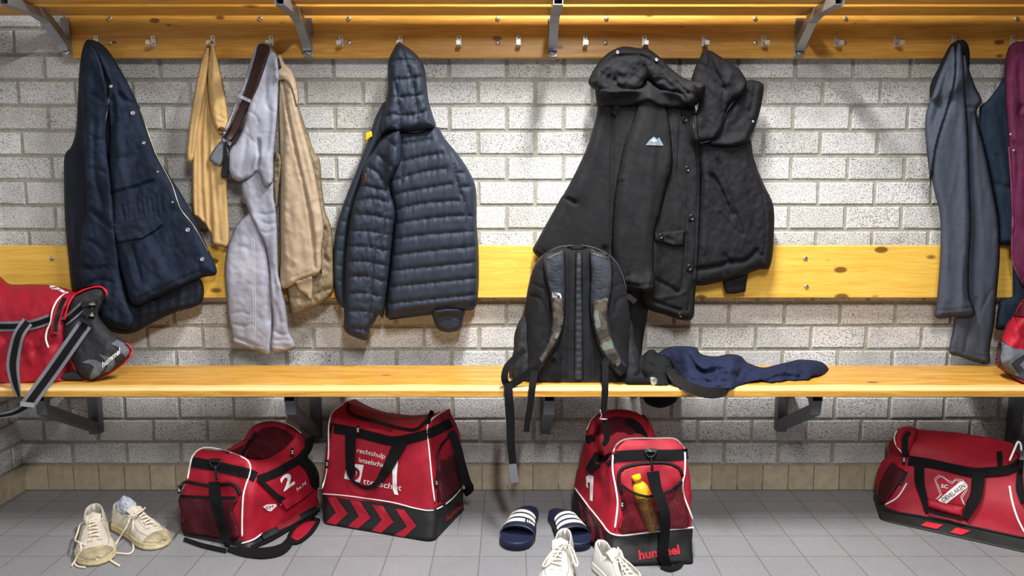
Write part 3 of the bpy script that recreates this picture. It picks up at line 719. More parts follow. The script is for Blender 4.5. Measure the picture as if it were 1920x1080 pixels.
Rr = relief('leg', [(480, 290), (508, 288), (512, 320), (514, 370), (519, 400), (522, 450), (524, 520), (533, 555), (538, 590), (542, 620), (552, 640), (553, 653), (530, 660), (508, 655), (511, 600), (507, 560), (504, 500), (497, 462), (482, 430), (467, 398), (455, 366), (453, 344), (470, 325)], 2.855, M['denim'], g, .026, 14, step=3.2,
       lines=[([(480, 400), (500, 402), (518, 398)], 3, -.006, 'gf'), ([(490, 415), (505, 420), (520, 416)], 3, -.006, 'gf'), ([(486, 432), (500, 437), (520, 430)], 3, -.005, 'gf'), ([(500, 440), (508, 500), (520, 560)], 4, -.008, 'gf'), ([(513, 620), (530, 628), (545, 625)], 3, -.008, 'gf'), ([(512, 640), (530, 636), (550, 640)], 3, -.006, 'gf'), ([(510, 646), (530, 650), (552, 646)], 2, -.005), ([(510, 560), (522, 590), (528, 610)], 5, -.006, 'gf')], noise=[(.004, 14, 40, -6, 5), (.002, 8, 10, 20, 6)])
Rj = relief('seat', [(500, 90), (508, 88), (515, 96), (521, 112), (523, 160), (520, 220), (514, 290), (512, 340), (496, 350), (484, 322), (470, 332), (447, 341), (428, 322), (426, 288), (442, 266), (456, 238), (465, 198), (478, 150), (490, 115)], 2.846, M['denim'], g, .026, 14, step=3.2,
       lines=[([(484, 262), (485, 300), (480, 325)], 3, -.010), ([(462, 250), (458, 290), (450, 330)], 5, -.006, 'gf'), ([(500, 110), (498, 170), (505, 230), (500, 300)], 6, -.006, 'gf'), ([(466, 208), (480, 218), (484, 230)], 2, -.005), ([(461, 250), (472, 262), (484, 272)], 2, -.004), ([(500, 172), (497, 190), (505, 205), (515, 210)], 1.8, -.003), ([(515, 210), (503, 225), (498, 240)], 1.8, -.003), ([(476, 165), (492, 140), (505, 125)], 1.8, -.003), ([(485, 250), (516, 250)], 1.6, -.003), ([(486, 265), (485, 300), (478, 322)], 2.2, -.010), ([(472, 270), (466, 245), (462, 225)], 2, -.003)], noise=[(.004, 16, 50, 10, 7)])
relief('waistband', [(425, 252), (436, 262), (428, 280), (420, 300), (414, 313), (402, 309), (391, 298), (398, 284), (412, 266)], 2.852, M['denim_dk'], g, .012, 8, step=3, smooth_outline=False)
relief('waistband', [(482, 82), (489, 80), (500, 80), (505, 86), (500, 90), (484, 90), (474, 125), (460, 165), (446, 195), (428, 240), (420, 256), (414, 262), (418, 250), (440, 195), (455, 160), (466, 125), (478, 90)], 2.858, M['denim'], g, .006, 4, step=3, smooth_outline=False)
Rb = relief('belt', [(484, 84), (496, 82), (506, 90), (501, 112), (485, 160), (468, 195), (456, 225), (438, 260), (428, 268), (418, 262), (430, 240), (445, 208), (458, 176), (468, 145), (478, 108)], 2.85, M['belt'], g, .010, 6, step=3)
relief('belt_end', [(420, 268), (428, 268), (430, 300), (428, 330), (424, 334), (414, 330), (418, 300)], 2.84, M['blackplast'], g, .01, 4, step=2.5)
for a, b in (((446, 178), (470, 190)), ((418, 262), (433, 270))): strap('belt_loop', [a, b], 6, Rb, M['denim'], g, .002, .004)
piping('side_seam', [(476, 445), (478, 520), (479, 600), (476, 655)], Rl, M['stitch'], g, .0008, .0005)
piping('side_seam', [(472, 445), (474, 520), (475, 600), (472, 654)], Rl, M['stitch'], g, .0007, .0005)
piping('hem_seam', [(437, 636), (460, 644), (505, 656)], Rl, M['stitch'], g, .0007, .0005)
# ---- quilted puffer jacket
g = garment('puffer_jacket', 'slate navy quilted puffer jacket hanging by its hood', 'jacket', 751, 80)
QK = dict(r=11, amp=.014, wr=.0035, sx=5, sy=40)
relief('placket', [(706, 215), (722, 190), (738, 200), (740, 240), (716, 262), (694, 300), (676, 345), (660, 390), (652, 440), (648, 520), (648, 576), (630, 560), (625, 510), (626, 455), (632, 420), (645, 380), (660, 340), (676, 300), (690, 262), (697, 240)], 2.872, M['puffer_in'], g, .022, 12, step=3, quilt=dict(lines=[[(640, 385), (662, 390)], [(632, 412), (655, 418)], [(627, 440), (652, 444)], [(625, 468), (650, 472)], [(625, 496), (648, 500)], [(626, 525), (648, 530)]], r=9, amp=.008))
Rp = relief('body', [(738, 242), (780, 246), (816, 236), (836, 262), (865, 298), (884, 330), (893, 358), (894, 420), (897, 460), (898, 500), (897, 545), (890, 578), (860, 583), (810, 588), (770, 593), (728, 598), (722, 575), (728, 520), (736, 440), (738, 400), (728, 350), (722, 300), (728, 265)], 2.864, M['puffer'], g, .05, 34, step=3,
      quilt=dict(lines=[[(744, 272), (775, 267), (806, 261)], [(746, 305), (790, 294), (828, 288)], [(730, 340), (754, 333), (795, 322), (834, 316)], [(725, 370), (760, 360), (846, 345)], [(738, 394), (790, 382), (860, 376)], [(742, 419), (800, 410), (871, 404), (892, 408)], [(738, 448), (800, 440), (893, 433)], [(736, 479), (800, 471), (893, 462)], [(732, 508), (800, 501), (896, 491)], [(730, 538), (800, 531), (896, 521)], [(730, 569), (800, 562), (896, 552)], [(728, 590), (800, 580), (892, 570)],
          [(751, 246), (752, 290), (753, 340)], [(838, 268), (850, 305), (858, 345), (872, 385), (880, 430)], [(856, 325), (885, 323)], [(862, 352), (892, 348)]], **QK), noise=[(.0022, 9, 26, 10, 4)])
Rsl = relief('sleeve', [(742, 244), (716, 258), (697, 285), (682, 308), (674, 345), (661, 382), (653, 430), (647, 480), (645, 540), (645, 590), (646, 620), (665, 632), (688, 638), (693, 618), (702, 604), (710, 590), (718, 596), (724, 560), (729, 520), (737, 440), (741, 395), (731, 350), (742, 322), (752, 300), (752, 250)], 2.85, M['puffer'], g, .055, 24, step=3,
      quilt=dict(lines=[[(716, 258), (735, 268), (750, 290)], [(698, 285), (722, 300), (742, 322)], [(683, 310), (706, 322), (722, 345), (732, 352)], [(676, 345), (700, 352), (728, 358)], [(668, 376), (700, 372), (727, 380)], [(660, 403), (700, 404), (740, 414)], [(655, 432), (695, 434), (738, 443)], [(650, 461), (690, 463), (735, 472)], [(646, 491), (685, 490), (732, 500)], [(645, 520), (685, 518), (726, 529)], [(645, 551), (680, 549), (722, 557)], [(646, 583), (680, 583), (713, 590)], [(646, 618), (665, 616), (693, 620)],
          [(738, 362), (722, 400), (716, 440), (705, 460), (698, 500), (694, 560), (690, 600)]], r=11, amp=.014, wr=.004, sx=6, sy=24), noise=[(.004, 10, 12, 30, 6)])
Rh = relief('hood', [(747, 79), (757, 84), (775, 97), (789, 112), (797, 132), (800, 160), (804, 190), (812, 218), (817, 236), (800, 243), (770, 247), (740, 245), (716, 250), (714, 225), (722, 200), (727, 165), (727, 122), (733, 102)], 2.845, M['puffer'], g, .062, 26, step=3,
      quilt=dict(lines=[[(752, 88), (760, 112), (770, 145), (778, 180), (783, 215), (785, 246)], [(730, 117), (755, 112), (800, 118)], [(738, 150), (770, 147), (802, 143)], [(742, 183), (776, 180), (805, 176)], [(715, 222), (735, 214), (750, 216), (781, 214), (812, 204)], [(740, 150), (745, 180), (750, 215), (748, 246)]], r=11, amp=.016, wr=.004, sx=6, sy=30), noise=[(.003, 9, 14, 20, 5)])
relief('cuff', [(814, 582), (868, 580), (868, 600), (862, 618), (842, 623), (822, 618), (813, 600)], 2.868, M['puffer'], g, .03, 14, step=3, lines=[([(816, 600), (840, 592), (866, 600)], 3, -.006)], noise=[(.004, 9, 9, 0, 3)])
relief('hood_tag', [(685, 250), (697, 245), (698, 256), (692, 260), (684, 268)], 2.84, M['yellow'], g, .003, 3, step=2.2, smooth_outline=False, label='small yellow fabric tag')
patch('sleeve_label', [(682, 325), (688, 325), (684, 348), (677, 351)], Rsl, M['rust'], g, .002, .002, 3, 2.5, smooth_outline=False)
piping('hem_binding', [(730, 599), (770, 594), (820, 588), (888, 579)], 2.845 and [2.85]*4, M['puffer_in'], g, .0028, 0)
# ---- second black jacket
g = garment('hooded_jacket', 'washed black jacket with its hood turned out, hanging right of the larger black parka', 'jacket', 1320, 95)
relief('cuff', [(1354, 520), (1404, 508), (1400, 530), (1398, 547), (1378, 551), (1361, 551), (1357, 540)], 2.868, M['black2'], g, .02, 10, step=3.2, smooth_outline=False)
Rb = relief('body', [(1300, 258), (1350, 262), (1402, 255), (1414, 300), (1432, 345), (1448, 378), (1452, 405), (1451, 440), (1449, 475), (1442, 503), (1424, 505), (1405, 512), (1360, 526), (1306, 535), (1302, 500), (1308, 420), (1312, 330)], 2.862, M['black2'], g, .05, 28, step=3.2,
       lines=[([(1336, 330), (1350, 355), (1372, 402)], 5, -.022), ([(1345, 300), (1365, 360), (1392, 438)], 3.5, -.010), ([(1350, 400), (1372, 425), (1392, 440)], 2.5, -.006), ([(1306, 505), (1345, 500), (1368, 492), (1400, 488), (1418, 470)], 4.5, -.018), ([(1358, 478), (1370, 492)], 4, -.010), ([(1402, 262), (1408, 310), (1430, 362), (1436, 450), (1425, 500)], 2, -.007), ([(1320, 290), (1322, 400), (1318, 480)], 10, .008, 'gf'), ([(1380, 300), (1402, 420)], 10, .007, 'gf'), ([(1414, 365), (1420, 385)], 3, -.006, 'gf'), ([(1422, 480), (1432, 476)], 3, -.005, 'gf')], noise=[(.005, 20, 60, -12, 3), (.0035, 9, 14, 20, 4)])
relief('collar', [(1390, 156), (1405, 150), (1418, 151), (1430, 156), (1432, 168), (1427, 200), (1418, 232), (1406, 258), (1385, 272), (1350, 274), (1330, 268), (1345, 240), (1358, 215), (1378, 188)], 2.848, M['black2'], g, .04, 18, step=3,
       lines=[([(1416, 153), (1414, 180), (1406, 210)], 2.5, -.009), ([(1398, 170), (1412, 185)], 4, -.008, 'gf'), ([(1395, 200), (1380, 235), (1362, 262)], 8, -.006, 'gf')], noise=[(.004, 12, 16, 30, 3)])
Rh = relief('hood', [(1318, 98), (1330, 94), (1346, 103), (1366, 116), (1385, 128), (1397, 146), (1400, 158), (1393, 176), (1374, 192), (1362, 212), (1352, 245), (1336, 262), (1310, 268), (1299, 262), (1298, 235), (1310, 195), (1304, 170), (1296, 152), (1304, 125), (1312, 108)], 2.832, M['black2'], g, .055, 22, step=3,
       lines=[([(1328, 98), (1338, 128), (1350, 150), (1358, 168)], 4, -.016), ([(1342, 155), (1350, 165), (1356, 164)], 3, -.010), ([(1312, 120), (1328, 130), (1340, 152)], 3, -.007), ([(1358, 168), (1355, 200), (1360, 215)], 4, -.010, 'gf'), ([(1375, 130), (1362, 160)], 6, .007, 'gf'), ([(1316, 170), (1312, 200), (1318, 240)], 8, .006, 'gf')], noise=[(.005, 16, 30, -20, 5), (.0025, 8, 10, 10, 6)])
piping('hood_edge', [(1397, 172), (1378, 188), (1366, 204), (1356, 228), (1348, 250), (1334, 263), (1312, 269)], Rh, M['black_poly'], g, .0025, .001)
piping('hanging_loop', [(1316, 104), (1319, 88), (1324, 86), (1328, 104)], [2.83, 2.868, 2.868, 2.83], M['blackplast'], g, .002, 0)
piping('zip', [(1410, 290), (1422, 325), (1434, 362)], Rb, M['blackplast'], g, .002, .002)
disc('snap', 1412, 228, 2.5, surf([o for o in g.children if o.name.startswith('collar')]), M['snap'], g, .003)
# ---- hooded black parka
g = garment('hooded_parka', 'large black parka with a bulky hood collar, hanging behind the backpack', 'coat', 1208, 90)
relief('back_panel', [(1120, 150), (1140, 160), (1230, 170), (1240, 250), (1235, 400), (1228, 540), (1190, 560), (1150, 560), (1090, 530), (1035, 498), (1000, 473), (1008, 450), (1031, 408), (1051, 372), (1058, 362), (1078, 325), (1100, 278), (1113, 238), (1120, 205), (1116, 175)], 2.87, M['black'], g, .05, 26, step=3.6,
       lines=[([(1053, 371), (1066, 374), (1078, 380)], 3.5, -.014), ([(1150, 180), (1148, 300), (1147, 400), (1148, 470)], 3, -.010), ([(1126, 195), (1110, 290), (1080, 380)], 14, .008, 'gf'), ([(1003, 461), (1030, 477), (1060, 490)], 2.2, -.005), ([(1078, 330), (1098, 310)], 3, .004, 'gf'), ([(1132, 460), (1140, 500)], 6, -.010, 'gf')], noise=[(.005, 40, 120, -18, 3)])
relief('far_sleeve', [(1180, 520), (1216, 545), (1214, 590), (1207, 630), (1200, 680), (1186, 690), (1176, 640), (1178, 580)], 2.885, M['black'], g, .02, 10, step=4)
Rf = relief('front_panel', [(1238, 165), (1262, 160), (1296, 170), (1304, 205), (1310, 255), (1314, 330), (1312, 420), (1308, 500), (1303, 560), (1299, 597), (1276, 600), (1246, 590), (1215, 580), (1202, 560), (1205, 540), (1222, 500), (1224, 440), (1240, 340), (1246, 260), (1238, 200)], 2.86, M['black'], g, .042, 20, step=3.2,
       lines=[([(1281, 180), (1283, 260), (1290, 340), (1287, 450), (1282, 560)], 2, -.005), ([(1300, 205), (1301, 262), (1306, 305), (1308, 350), (1303, 430), (1300, 500), (1288, 580)], 3, -.006), ([(1260, 300), (1270, 360), (1285, 400)], 4, -.006, 'gf'), ([(1285, 440), (1284, 480), (1278, 540), (1268, 548)], 3, -.009), ([(1226, 522), (1250, 535), (1270, 546)], 4, -.010), ([(1205, 556), (1240, 570), (1276, 582)], 3, -.010), ([(1225, 560), (1260, 555), (1290, 545)], 4, .005, 'gf')], noise=[(.004, 18, 60, -8, 4), (.0025, 9, 20, 15, 5)])
relief('sleeve', [(1208, 152), (1226, 160), (1240, 180), (1252, 212), (1258, 250), (1261, 310), (1250, 350), (1238, 400), (1227, 440), (1226, 500), (1226, 545), (1196, 546), (1166, 540), (1148, 505), (1148, 420), (1152, 370), (1160, 320), (1171, 270), (1186, 230), (1197, 190)], 2.832, M['black'], g, .055, 30, step=3.2,
       lines=[([(1158, 340), (1172, 332)], 3, .005, 'gf'), ([(1168, 530), (1195, 535), (1226, 532)], 2.5, -.008), ([(1175, 515), (1182, 520)], 5, -.006, 'gf'), ([(1180, 260), (1172, 300), (1164, 340)], 5, .004, 'gf')], noise=[(.004, 30, 90, 8, 6)])
Rsv = surf([o for o in g.children if o.name.startswith('sleeve')])
Rc = relief('hood', [(1104, 158), (1107, 142), (1122, 118), (1142, 98), (1168, 87), (1196, 90), (1216, 92), (1238, 108), (1262, 132), (1290, 150), (1318, 155), (1322, 165), (1314, 186), (1300, 200), (1284, 196), (1276, 178), (1252, 172), (1232, 166), (1214, 150), (1200, 170), (1172, 176), (1145, 180), (1122, 172)], 2.83, M['black'], g, .07, 22, step=3,
       lines=[([(1126, 125), (1150, 108), (1180, 103), (1210, 107), (1245, 130), (1275, 160), (1290, 175)], 3, -.014), ([(1140, 140), (1142, 155), (1146, 168)], 4, -.010, 'gf'), ([(1152, 145), (1158, 160), (1175, 165)], 4, -.012, 'gf'), ([(1208, 125), (1212, 140), (1214, 155)], 4, -.016), ([(1225, 152), (1245, 150), (1262, 166)], 4, -.010, 'gf'), ([(1120, 130), (1145, 125), (1175, 140)], 6, .006, 'gf'), ([(1186, 140), (1196, 148)], 4, -.006, 'gf')], noise=[(.006, 14, 14, 30, 4), (.003, 7, 9, -20, 5)])
relief('collar_shade', [(1122, 168), (1200, 166), (1215, 150), (1235, 165), (1280, 176), (1284, 200), (1240, 200), (1215, 190), (1180, 200), (1140, 200), (1124, 195)], 2.862, M['black'], g, .02, 10, step=4)
for x, y in ((1158, 98), (1231, 112)): disc('snap', x, y, 3.2, Rc, M['snap'], g, .003, ring=True)
for x, y, r_ in ((1285, 223, 6.5), (1289, 317, 6), (1297, 408, 6.5), (1293, 502, 6.8), (1275, 591, 4.5)): disc('button', x, y, r_, Rf, M['blackplast'], g, .005, 16, ring=True)
piping('zip', [(1300, 205), (1301, 262), (1306, 305), (1308, 350), (1303, 430), (1300, 500), (1288, 580)], Rf, M['blackplast'], g, .0022, .002)
Rk = patch('pocket_flap', [(1227, 440), (1250, 434), (1285, 431), (1283, 461), (1262, 462), (1240, 455), (1227, 452)], Rf, M['black'], g, .004, .01, 6, 3, smooth_outline=False, noise=[(.004, 9, 9, 0, 2)], lines=[([(1250, 446), (1262, 452), (1268, 460)], 3, -.005)])
disc('button', 1239, 443, 6, Rk, M['blackplast'], g, .004, 16, ring=True)
piping('drawcord', [(1276, 170), (1273, 215), (1271, 265), (1269, 312)], Rf, M['blackplast'], g, .0018, .006)
strap('hanger_tab', [(1160, 172), (1158, 195), (1150, 214)], 9, surf([o for o in g.children if o.name.startswith('back_panel')]), M['black'], g, .012, .002)
flat('badge', [[(1211, 272), (1218, 262), (1226, 256), (1232, 261), (1236, 257), (1244, 273)]], Rsv, M['patchgrey'], g, .002, 3, label='grey mountain shaped badge')
flat('badge_print', [[(1219, 265), (1226, 259), (1233, 266), (1229, 264), (1226, 267), (1222, 264)]], Rsv, M['white'], g, .0035, 3)
piping('hanging_loop', [(1205, 92), (1208, 84), (1213, 86), (1217, 97)], [2.84, 2.868, 2.868, 2.85], M['blackplast'], g, .002, 0)
# ---- navy jacket behind, maroon sweater
g = garment('navy_jacket', 'dark navy jacket hanging half hidden between the charcoal fleece and the maroon sweater', 'jacket', 1898, 110)
relief('body', [(1905, 95), (1889, 135), (1868, 168), (1850, 190), (1836, 200), (1836, 240), (1848, 290), (1862, 350), (1870, 410), (1872, 459), (1898, 460), (1899, 556), (1874, 562), (1868, 600), (1868, 618), (1900, 622), (1960, 605), (1960, 120), (1930, 95)], 2.88, M['navy2'], g, .035, 20, step=4.5, smooth_outline=False,
       lines=[([(1866, 345), (1880, 350), (1896, 352)], 3, -.01), ([(1870, 290), (1885, 312), (1894, 322)], 3, -.01), ([(1880, 300), (1890, 340)], 5, .006), ([(1845, 215), (1856, 300), (1876, 430)], 6, -.008)], noise=[(.006, 14, 60, -10, 3)])
g = garment('maroon_sweater', 'maroon sweater cut off by the right edge of the picture', 'sweater', 1898, 82)
Rm = relief('body', [(1890, 92), (1899, 82), (1912, 78), (1930, 84), (1945, 150), (1965, 300), (1965, 560), (1935, 560), (1919, 536), (1901, 502), (1896, 470), (1899, 420), (1896, 360), (1891, 270), (1886, 200), (1884, 130)], 2.862, M['maroon'], g, .045, 20, step=3.6,
       lines=[([(1900, 270), (1908, 300), (1905, 400), (1908, 480), (1922, 520)], 5, -.012), ([(1916, 200), (1912, 215), (1925, 225)], 5, -.014), ([(1910, 120), (1915, 200)], 5, -.006)], noise=[(.005, 14, 60, -5, 3)])
piping('front_binding', [(1892, 275), (1896, 330), (1899, 400), (1898, 465), (1902, 498), (1920, 534)], Rm, M['maroon_ed'], g, .004, .0)
for x, y in ((1895, 252), (1901, 282)): disc('snap', x, y, 2.5, Rm, M['brass'], g, .003)
# ---- dark grey fleece
g = garment('fleece', 'charcoal melange fleece sweater hanging near the right edge, left of the maroon one', 'sweater', 1788, 80)
relief('collar', [(1779, 88), (1790, 78), (1803, 74), (1813, 80), (1818, 96), (1818, 118), (1812, 150), (1795, 170), (1775, 180), (1748, 190), (1743, 170), (1747, 152), (1763, 120)], 2.855, M['fleece_in'], g, .03, 12, step=3, lines=[([(1795, 85), (1785, 130), (1765, 175)], 4, -.006)])
relief('panel', [(1806, 98), (1818, 132), (1829, 163), (1841, 187), (1838, 196), (1832, 206), (1833, 230), (1846, 277), (1863, 360), (1872, 410), (1875, 474), (1870, 542), (1864, 607), (1856, 655), (1855, 682), (1830, 679), (1800, 669), (1780, 661), (1785, 625), (1790, 590), (1798, 500), (1804, 300), (1802, 180)], 2.864, M['fleece'], g, .036, 16, step=3.4,
       lines=[([(1826, 215), (1822, 260), (1826, 330), (1830, 420), (1826, 520), (1830, 600)], 5, -.010), ([(1832, 560), (1820, 610), (1808, 660)], 3, -.006), ([(1862, 540), (1848, 565), (1838, 590)], 2.5, -.005, 'gf'), ([(1782, 652), (1820, 664), (1855, 672)], 2, -.004), ([(1816, 200), (1830, 204)], 3, -.01)], noise=[(.005, 18, 110, 0, 3)])
Rm = relief('sleeve', [(1795, 84), (1801, 80), (1806, 100), (1809, 160), (1815, 240), (1818, 330), (1821, 420), (1817, 500), (1818, 555), (1828, 590), (1790, 594), (1755, 596), (1757, 560), (1763, 470), (1762, 402), (1750, 352), (1744, 300), (1754, 250), (1772, 200), (1782, 150), (1786, 110)], 2.846, M['fleece'], g, .044, 22, step=3.4,
       lines=[([(1757, 582), (1790, 581), (1822, 577)], 2, -.005), ([(1797, 100), (1794, 160), (1790, 230)], 6, .006, 'gf'), ([(1816, 500), (1810, 540), (1815, 570)], 5, -.006, 'gf'), ([(1775, 470), (1782, 530), (1779, 570)], 8, .004, 'gf')], noise=[(.004, 22, 140, 0, 4)])
relief('sleeve', [(1784, 88), (1792, 95), (1790, 150), (1776, 205), (1758, 262), (1748, 320), (1745, 352), (1740, 304), (1735, 254), (1736, 215), (1747, 180), (1765, 130)], 2.852, M['fleece'], g, .03, 14, step=3.2, noise=[(.004, 10, 40, 20, 5)], lines=[([(1780, 130), (1762, 190), (1748, 260)], 4, -.006)])
strap('hanger_tab', [(1770, 158), (1758, 172)], 7, 2.82 and [2.815, 2.815], M['fleece_in'], g, 0, .002)
# ============================================================ things on the bench
OVER.clear(); RS[0] = 1.0; WR[0] = .0015; ZMIN[0] = BZ+.0015
M['red'] = fabric('red_nylon', srgb(156, 16, 40), .62, .16, 1300, .25, .35)
M['red_dk'] = fabric('dark_red_print', srgb(120, 24, 38), .7, .15, 1300, .2, .3)
M['charcoal'] = fabric('charcoal_nylon', srgb(44, 45, 50), .7, .15, 1300, .3, .3)
M['bagblack'] = fabric('black_nylon', srgb(24, 24, 27), .6, .2, 1300, .3, .4)
M['webgrey'] = fabric('grey_webbing', srgb(112, 114, 122), .85, .06, 1400, .4, .15)
M['webblack'] = fabric('black_webbing', srgb(15, 15, 18), .85, .1, 1500, .5, .18)
M['wpipe'] = plain('white_piping', srgb(235, 234, 232), .45)
M['rpipe'] = plain('red_piping', srgb(216, 30, 50), .5)
M['chev'] = fabric('grey_chevron_print', srgb(96, 100, 108), .7, .1)
M['zip'] = fabric('black_zip_tape', srgb(16, 15, 17), .6, .1)
M['mesh_dk'] = mesh_net('maroon_mesh_over_red', srgb(70, 14, 26), .30, 520)
def lean(ytop, Dtop, ybot, Dbot): return lambda P: Dbot+(Dtop-Dbot)*np.clip((ybot-P[:, 1])/(ybot-ytop), -.2, 1.2)
FLOORS = Relief(); FLOORS.depth = lambda Q: np.array([F(x, y, .001).y for x, y in Q]); FLOORS.at1 = lambda x, y: F(x, y, .001).y
# ---- red and grey sports bag at the left end
g = thing('sports_bag', 'red and charcoal sports bag with a striped grey strap, leftmost on the bench', 'sports bag', tuple(F(60, 712, BZ)), 'red sports bags on the bench')
Rr = relief('body', [(-45, 508), (-12, 512), (2, 520), (20, 533), (60, 533), (96, 535), (135, 545), (152, 560), (150, 600), (146, 650), (138, 711), (60, 716), (-45, 716)], lean(515, 2.80, 715, 2.74), M['red'], g, .15, 60, step=4, flat_y=700, over=[],
       lines=[([(0, 620), (20, 650), (50, 670)], 8, -.008, 'gf'), ([(60, 660), (90, 650), (110, 640)], 5, -.006, 'gf'), ([(45, 635), (60, 690)], 8, .005, 'gf'), ([(20, 533), (60, 545), (110, 560)], 8, .006, 'gf')], noise=[(.008, 50, 40, 0, 3), (.003, 16, 20, 30, 4)])
Re = relief('end_panel', [(115, 628), (117, 609), (123, 585), (136, 558), (150, 547), (172, 540), (190, 540), (200, 549), (192, 566), (184, 590), (200, 613), (220, 631), (239, 645), (247, 658), (237, 676), (205, 701), (173, 716), (157, 710), (142, 696), (131, 668)], lean(540, 2.70, 712, 2.63), M['charcoal'], g, .05, 22, step=3.2, over=[],
       lines=[([(150, 560), (175, 575), (190, 568)], 6, .006, 'gf'), ([(170, 600), (190, 640), (200, 680)], 12, .006, 'gf')], noise=[(.004, 20, 20, 0, 4)])
relief('underside', [(100, 706), (120, 700), (142, 695), (158, 711), (150, 717), (125, 717), (104, 715)], 2.63, M['charcoal'], g, .02, 8, step=3, over=[])
Rs = surf([Rr, Re])
strap('rim', [(104, 626), (105, 604), (112, 578), (126, 556), (148, 545), (172, 538), (191, 538), (200, 549)], [16, 17, 18, 16, 10, 6, 5, 5], Rs, M['red'], g, .014, .01)
piping('rim_piping', [(121, 600), (128, 572), (140, 554), (160, 543), (186, 537), (200, 547), (198, 556)], Rs, M['rpipe'], g, .003, .02)
piping('white_piping', [(127, 548), (110, 560), (99, 580), (95, 604), (88, 620), (86, 636), (91, 652)], Rs, M['wpipe'], g, .0032, .018)
piping('lower_piping', [(131, 668), (142, 694), (152, 706), (163, 713), (174, 715), (205, 700), (237, 676), (247, 659), (243, 649), (238, 644)], Re, M['rpipe'], g, .003, .001)
strap('zip', [(104, 621), (107, 596), (114, 574), (122, 558)], 8, Rs, M['zip'], g, .026, .002)
def striped(name, pts, wd, S, off, parent, core=.5):
    o = strap(name, pts, wd, S, M['webgrey'], parent, off, .003)
    strap('black_stripe', pts, [x*core for x in wd] if isinstance(wd, list) else wd*core, S, M['webblack'], o, off+.004, .0006); return o
striped('side_band', [(-30, 612), (20, 612), (60, 609), (94, 598)], 19, Rs, .003, g)
striped('side_band', [(120, 604), (135, 592), (158, 572)], 17, Rs, .006, g)
striped('handle', [(52, 603), (36, 626), (28, 655), (24, 685), (28, 715), (36, 744)], [22, 22, 24, 25, 20, 9], [2.60, 2.57, 2.56, 2.545, 2.52, 2.50], 0, g)
striped('shoulder_strap', [(160, 607), (130, 650), (95, 700), (62, 745), (50, 762)], 27, [2.61, 2.57, 2.54, 2.50, 2.49], 0, g)
striped('strap_tail', [(50, 762), (28, 774), (0, 780), (-30, 782)], [16, 12, 9, 9], [2.49, 2.49, 2.48, 2.48], 0, g)
strap('slide_buckle', [(38, 757), (64, 760)], 9, [2.485, 2.485], M['snap'], g, .002, .005)
strap('buckle', [(152, 572), (184, 566)], 9, Rs, M['blackplast'], g, .012, .008)
strap('buckle', [(156, 584), (180, 586)], 16, Rs, M['blackplast'], g, .010, .010)
piping('snap_hook', [(174, 576), (166, 590), (160, 602)], Rs, M['blackplast'], g, .004, .022)
strap('buckle', [(150, 598), (170, 608)], 7, Rs, M['blackplast'], g, .024, .006)
flat('chevron', [[(152, 680), (166, 674), (180, 675), (199, 686), (186, 704), (170, 712), (168, 706), (176, 688), (168, 682)], [(208, 645), (220, 637), (239, 646), (243, 660), (236, 671), (226, 660), (224, 652)], [(186, 664), (200, 668), (214, 672), (216, 684), (206, 697), (196, 698), (202, 686), (196, 676)]], Re, M['chev'], g, .002, 4)
lettering('lettering', 'hummel', (192, 690), (226, 662), 11, Re, M['white'], g, .006, shear=.1, bold=.02, slant=(-.12, -1))
flat('bone_print', [[(92, 536), (98, 535), (112, 540), (124, 547), (118, 549), (108, 543), (97, 542)]], Rs, M['white'], g, .003, 3)
# ---- backpack
M['pack'] = fabric('black_ripstop', srgb(32, 34, 38), .72, .12, 1700, .6, .3)
M['airmesh'] = fabric('black_air_mesh', srgb(28, 29, 33), .85, .25, 2200, 1.0, .2)
M['pad'] = fabric('slate_padded_strap', srgb(42, 46, 54), .75, .14, 1500, .5, .25)
M['spine'] = fabric('spine_panel', srgb(38, 41, 47), .6, .15, 900, .5, .3)
def camo():
    t = NT('woodland_camouflage'); v = t.coord(); n = t.noise(v, 19, 1, .4); n2 = t.noise(t.coord((1, 1, 1), rot=(.4, .8, .2)), 26, 1, .4)
    c = t.ramp(n, [(.0, srgb(54, 48, 44)), (.44, srgb(76, 68, 60)), (.60, srgb(98, 110, 102))], 'CONSTANT')
    c = t.mix(t.ramp(n2, [(.62, 0.0), (.63, 1.0)], 'CONSTANT'), c, srgb(40, 42, 40)); t.base(c, .8); t.bump(t.noise(v, 1300, 1), .4, .0006); return t.m
M['camo'] = camo()
g = thing('backpack', 'black backpack with camouflage shoulder straps, standing on the middle of the bench', 'backpack', tuple(F(1080, 716, BZ)))
relief('side_pocket', [(985, 590), (972, 605), (964, 630), (963, 655), (958, 680), (955, 705), (975, 712), (1000, 714), (1005, 650), (1000, 600)], lean(590, 2.73, 712, 2.66), M['pack'], g, .05, 16, step=4, over=[], noise=[(.008, 12, 24, 20, 3)], flat_y=708)
relief('side_pocket', [(1178, 590), (1188, 610), (1192, 640), (1200, 665), (1204, 700), (1190, 714), (1160, 715), (1155, 650), (1165, 600)], lean(590, 2.73, 712, 2.66), M['pack'], g, .05, 16, step=4, over=[], noise=[(.008, 12, 24, -20, 3)], flat_y=708)
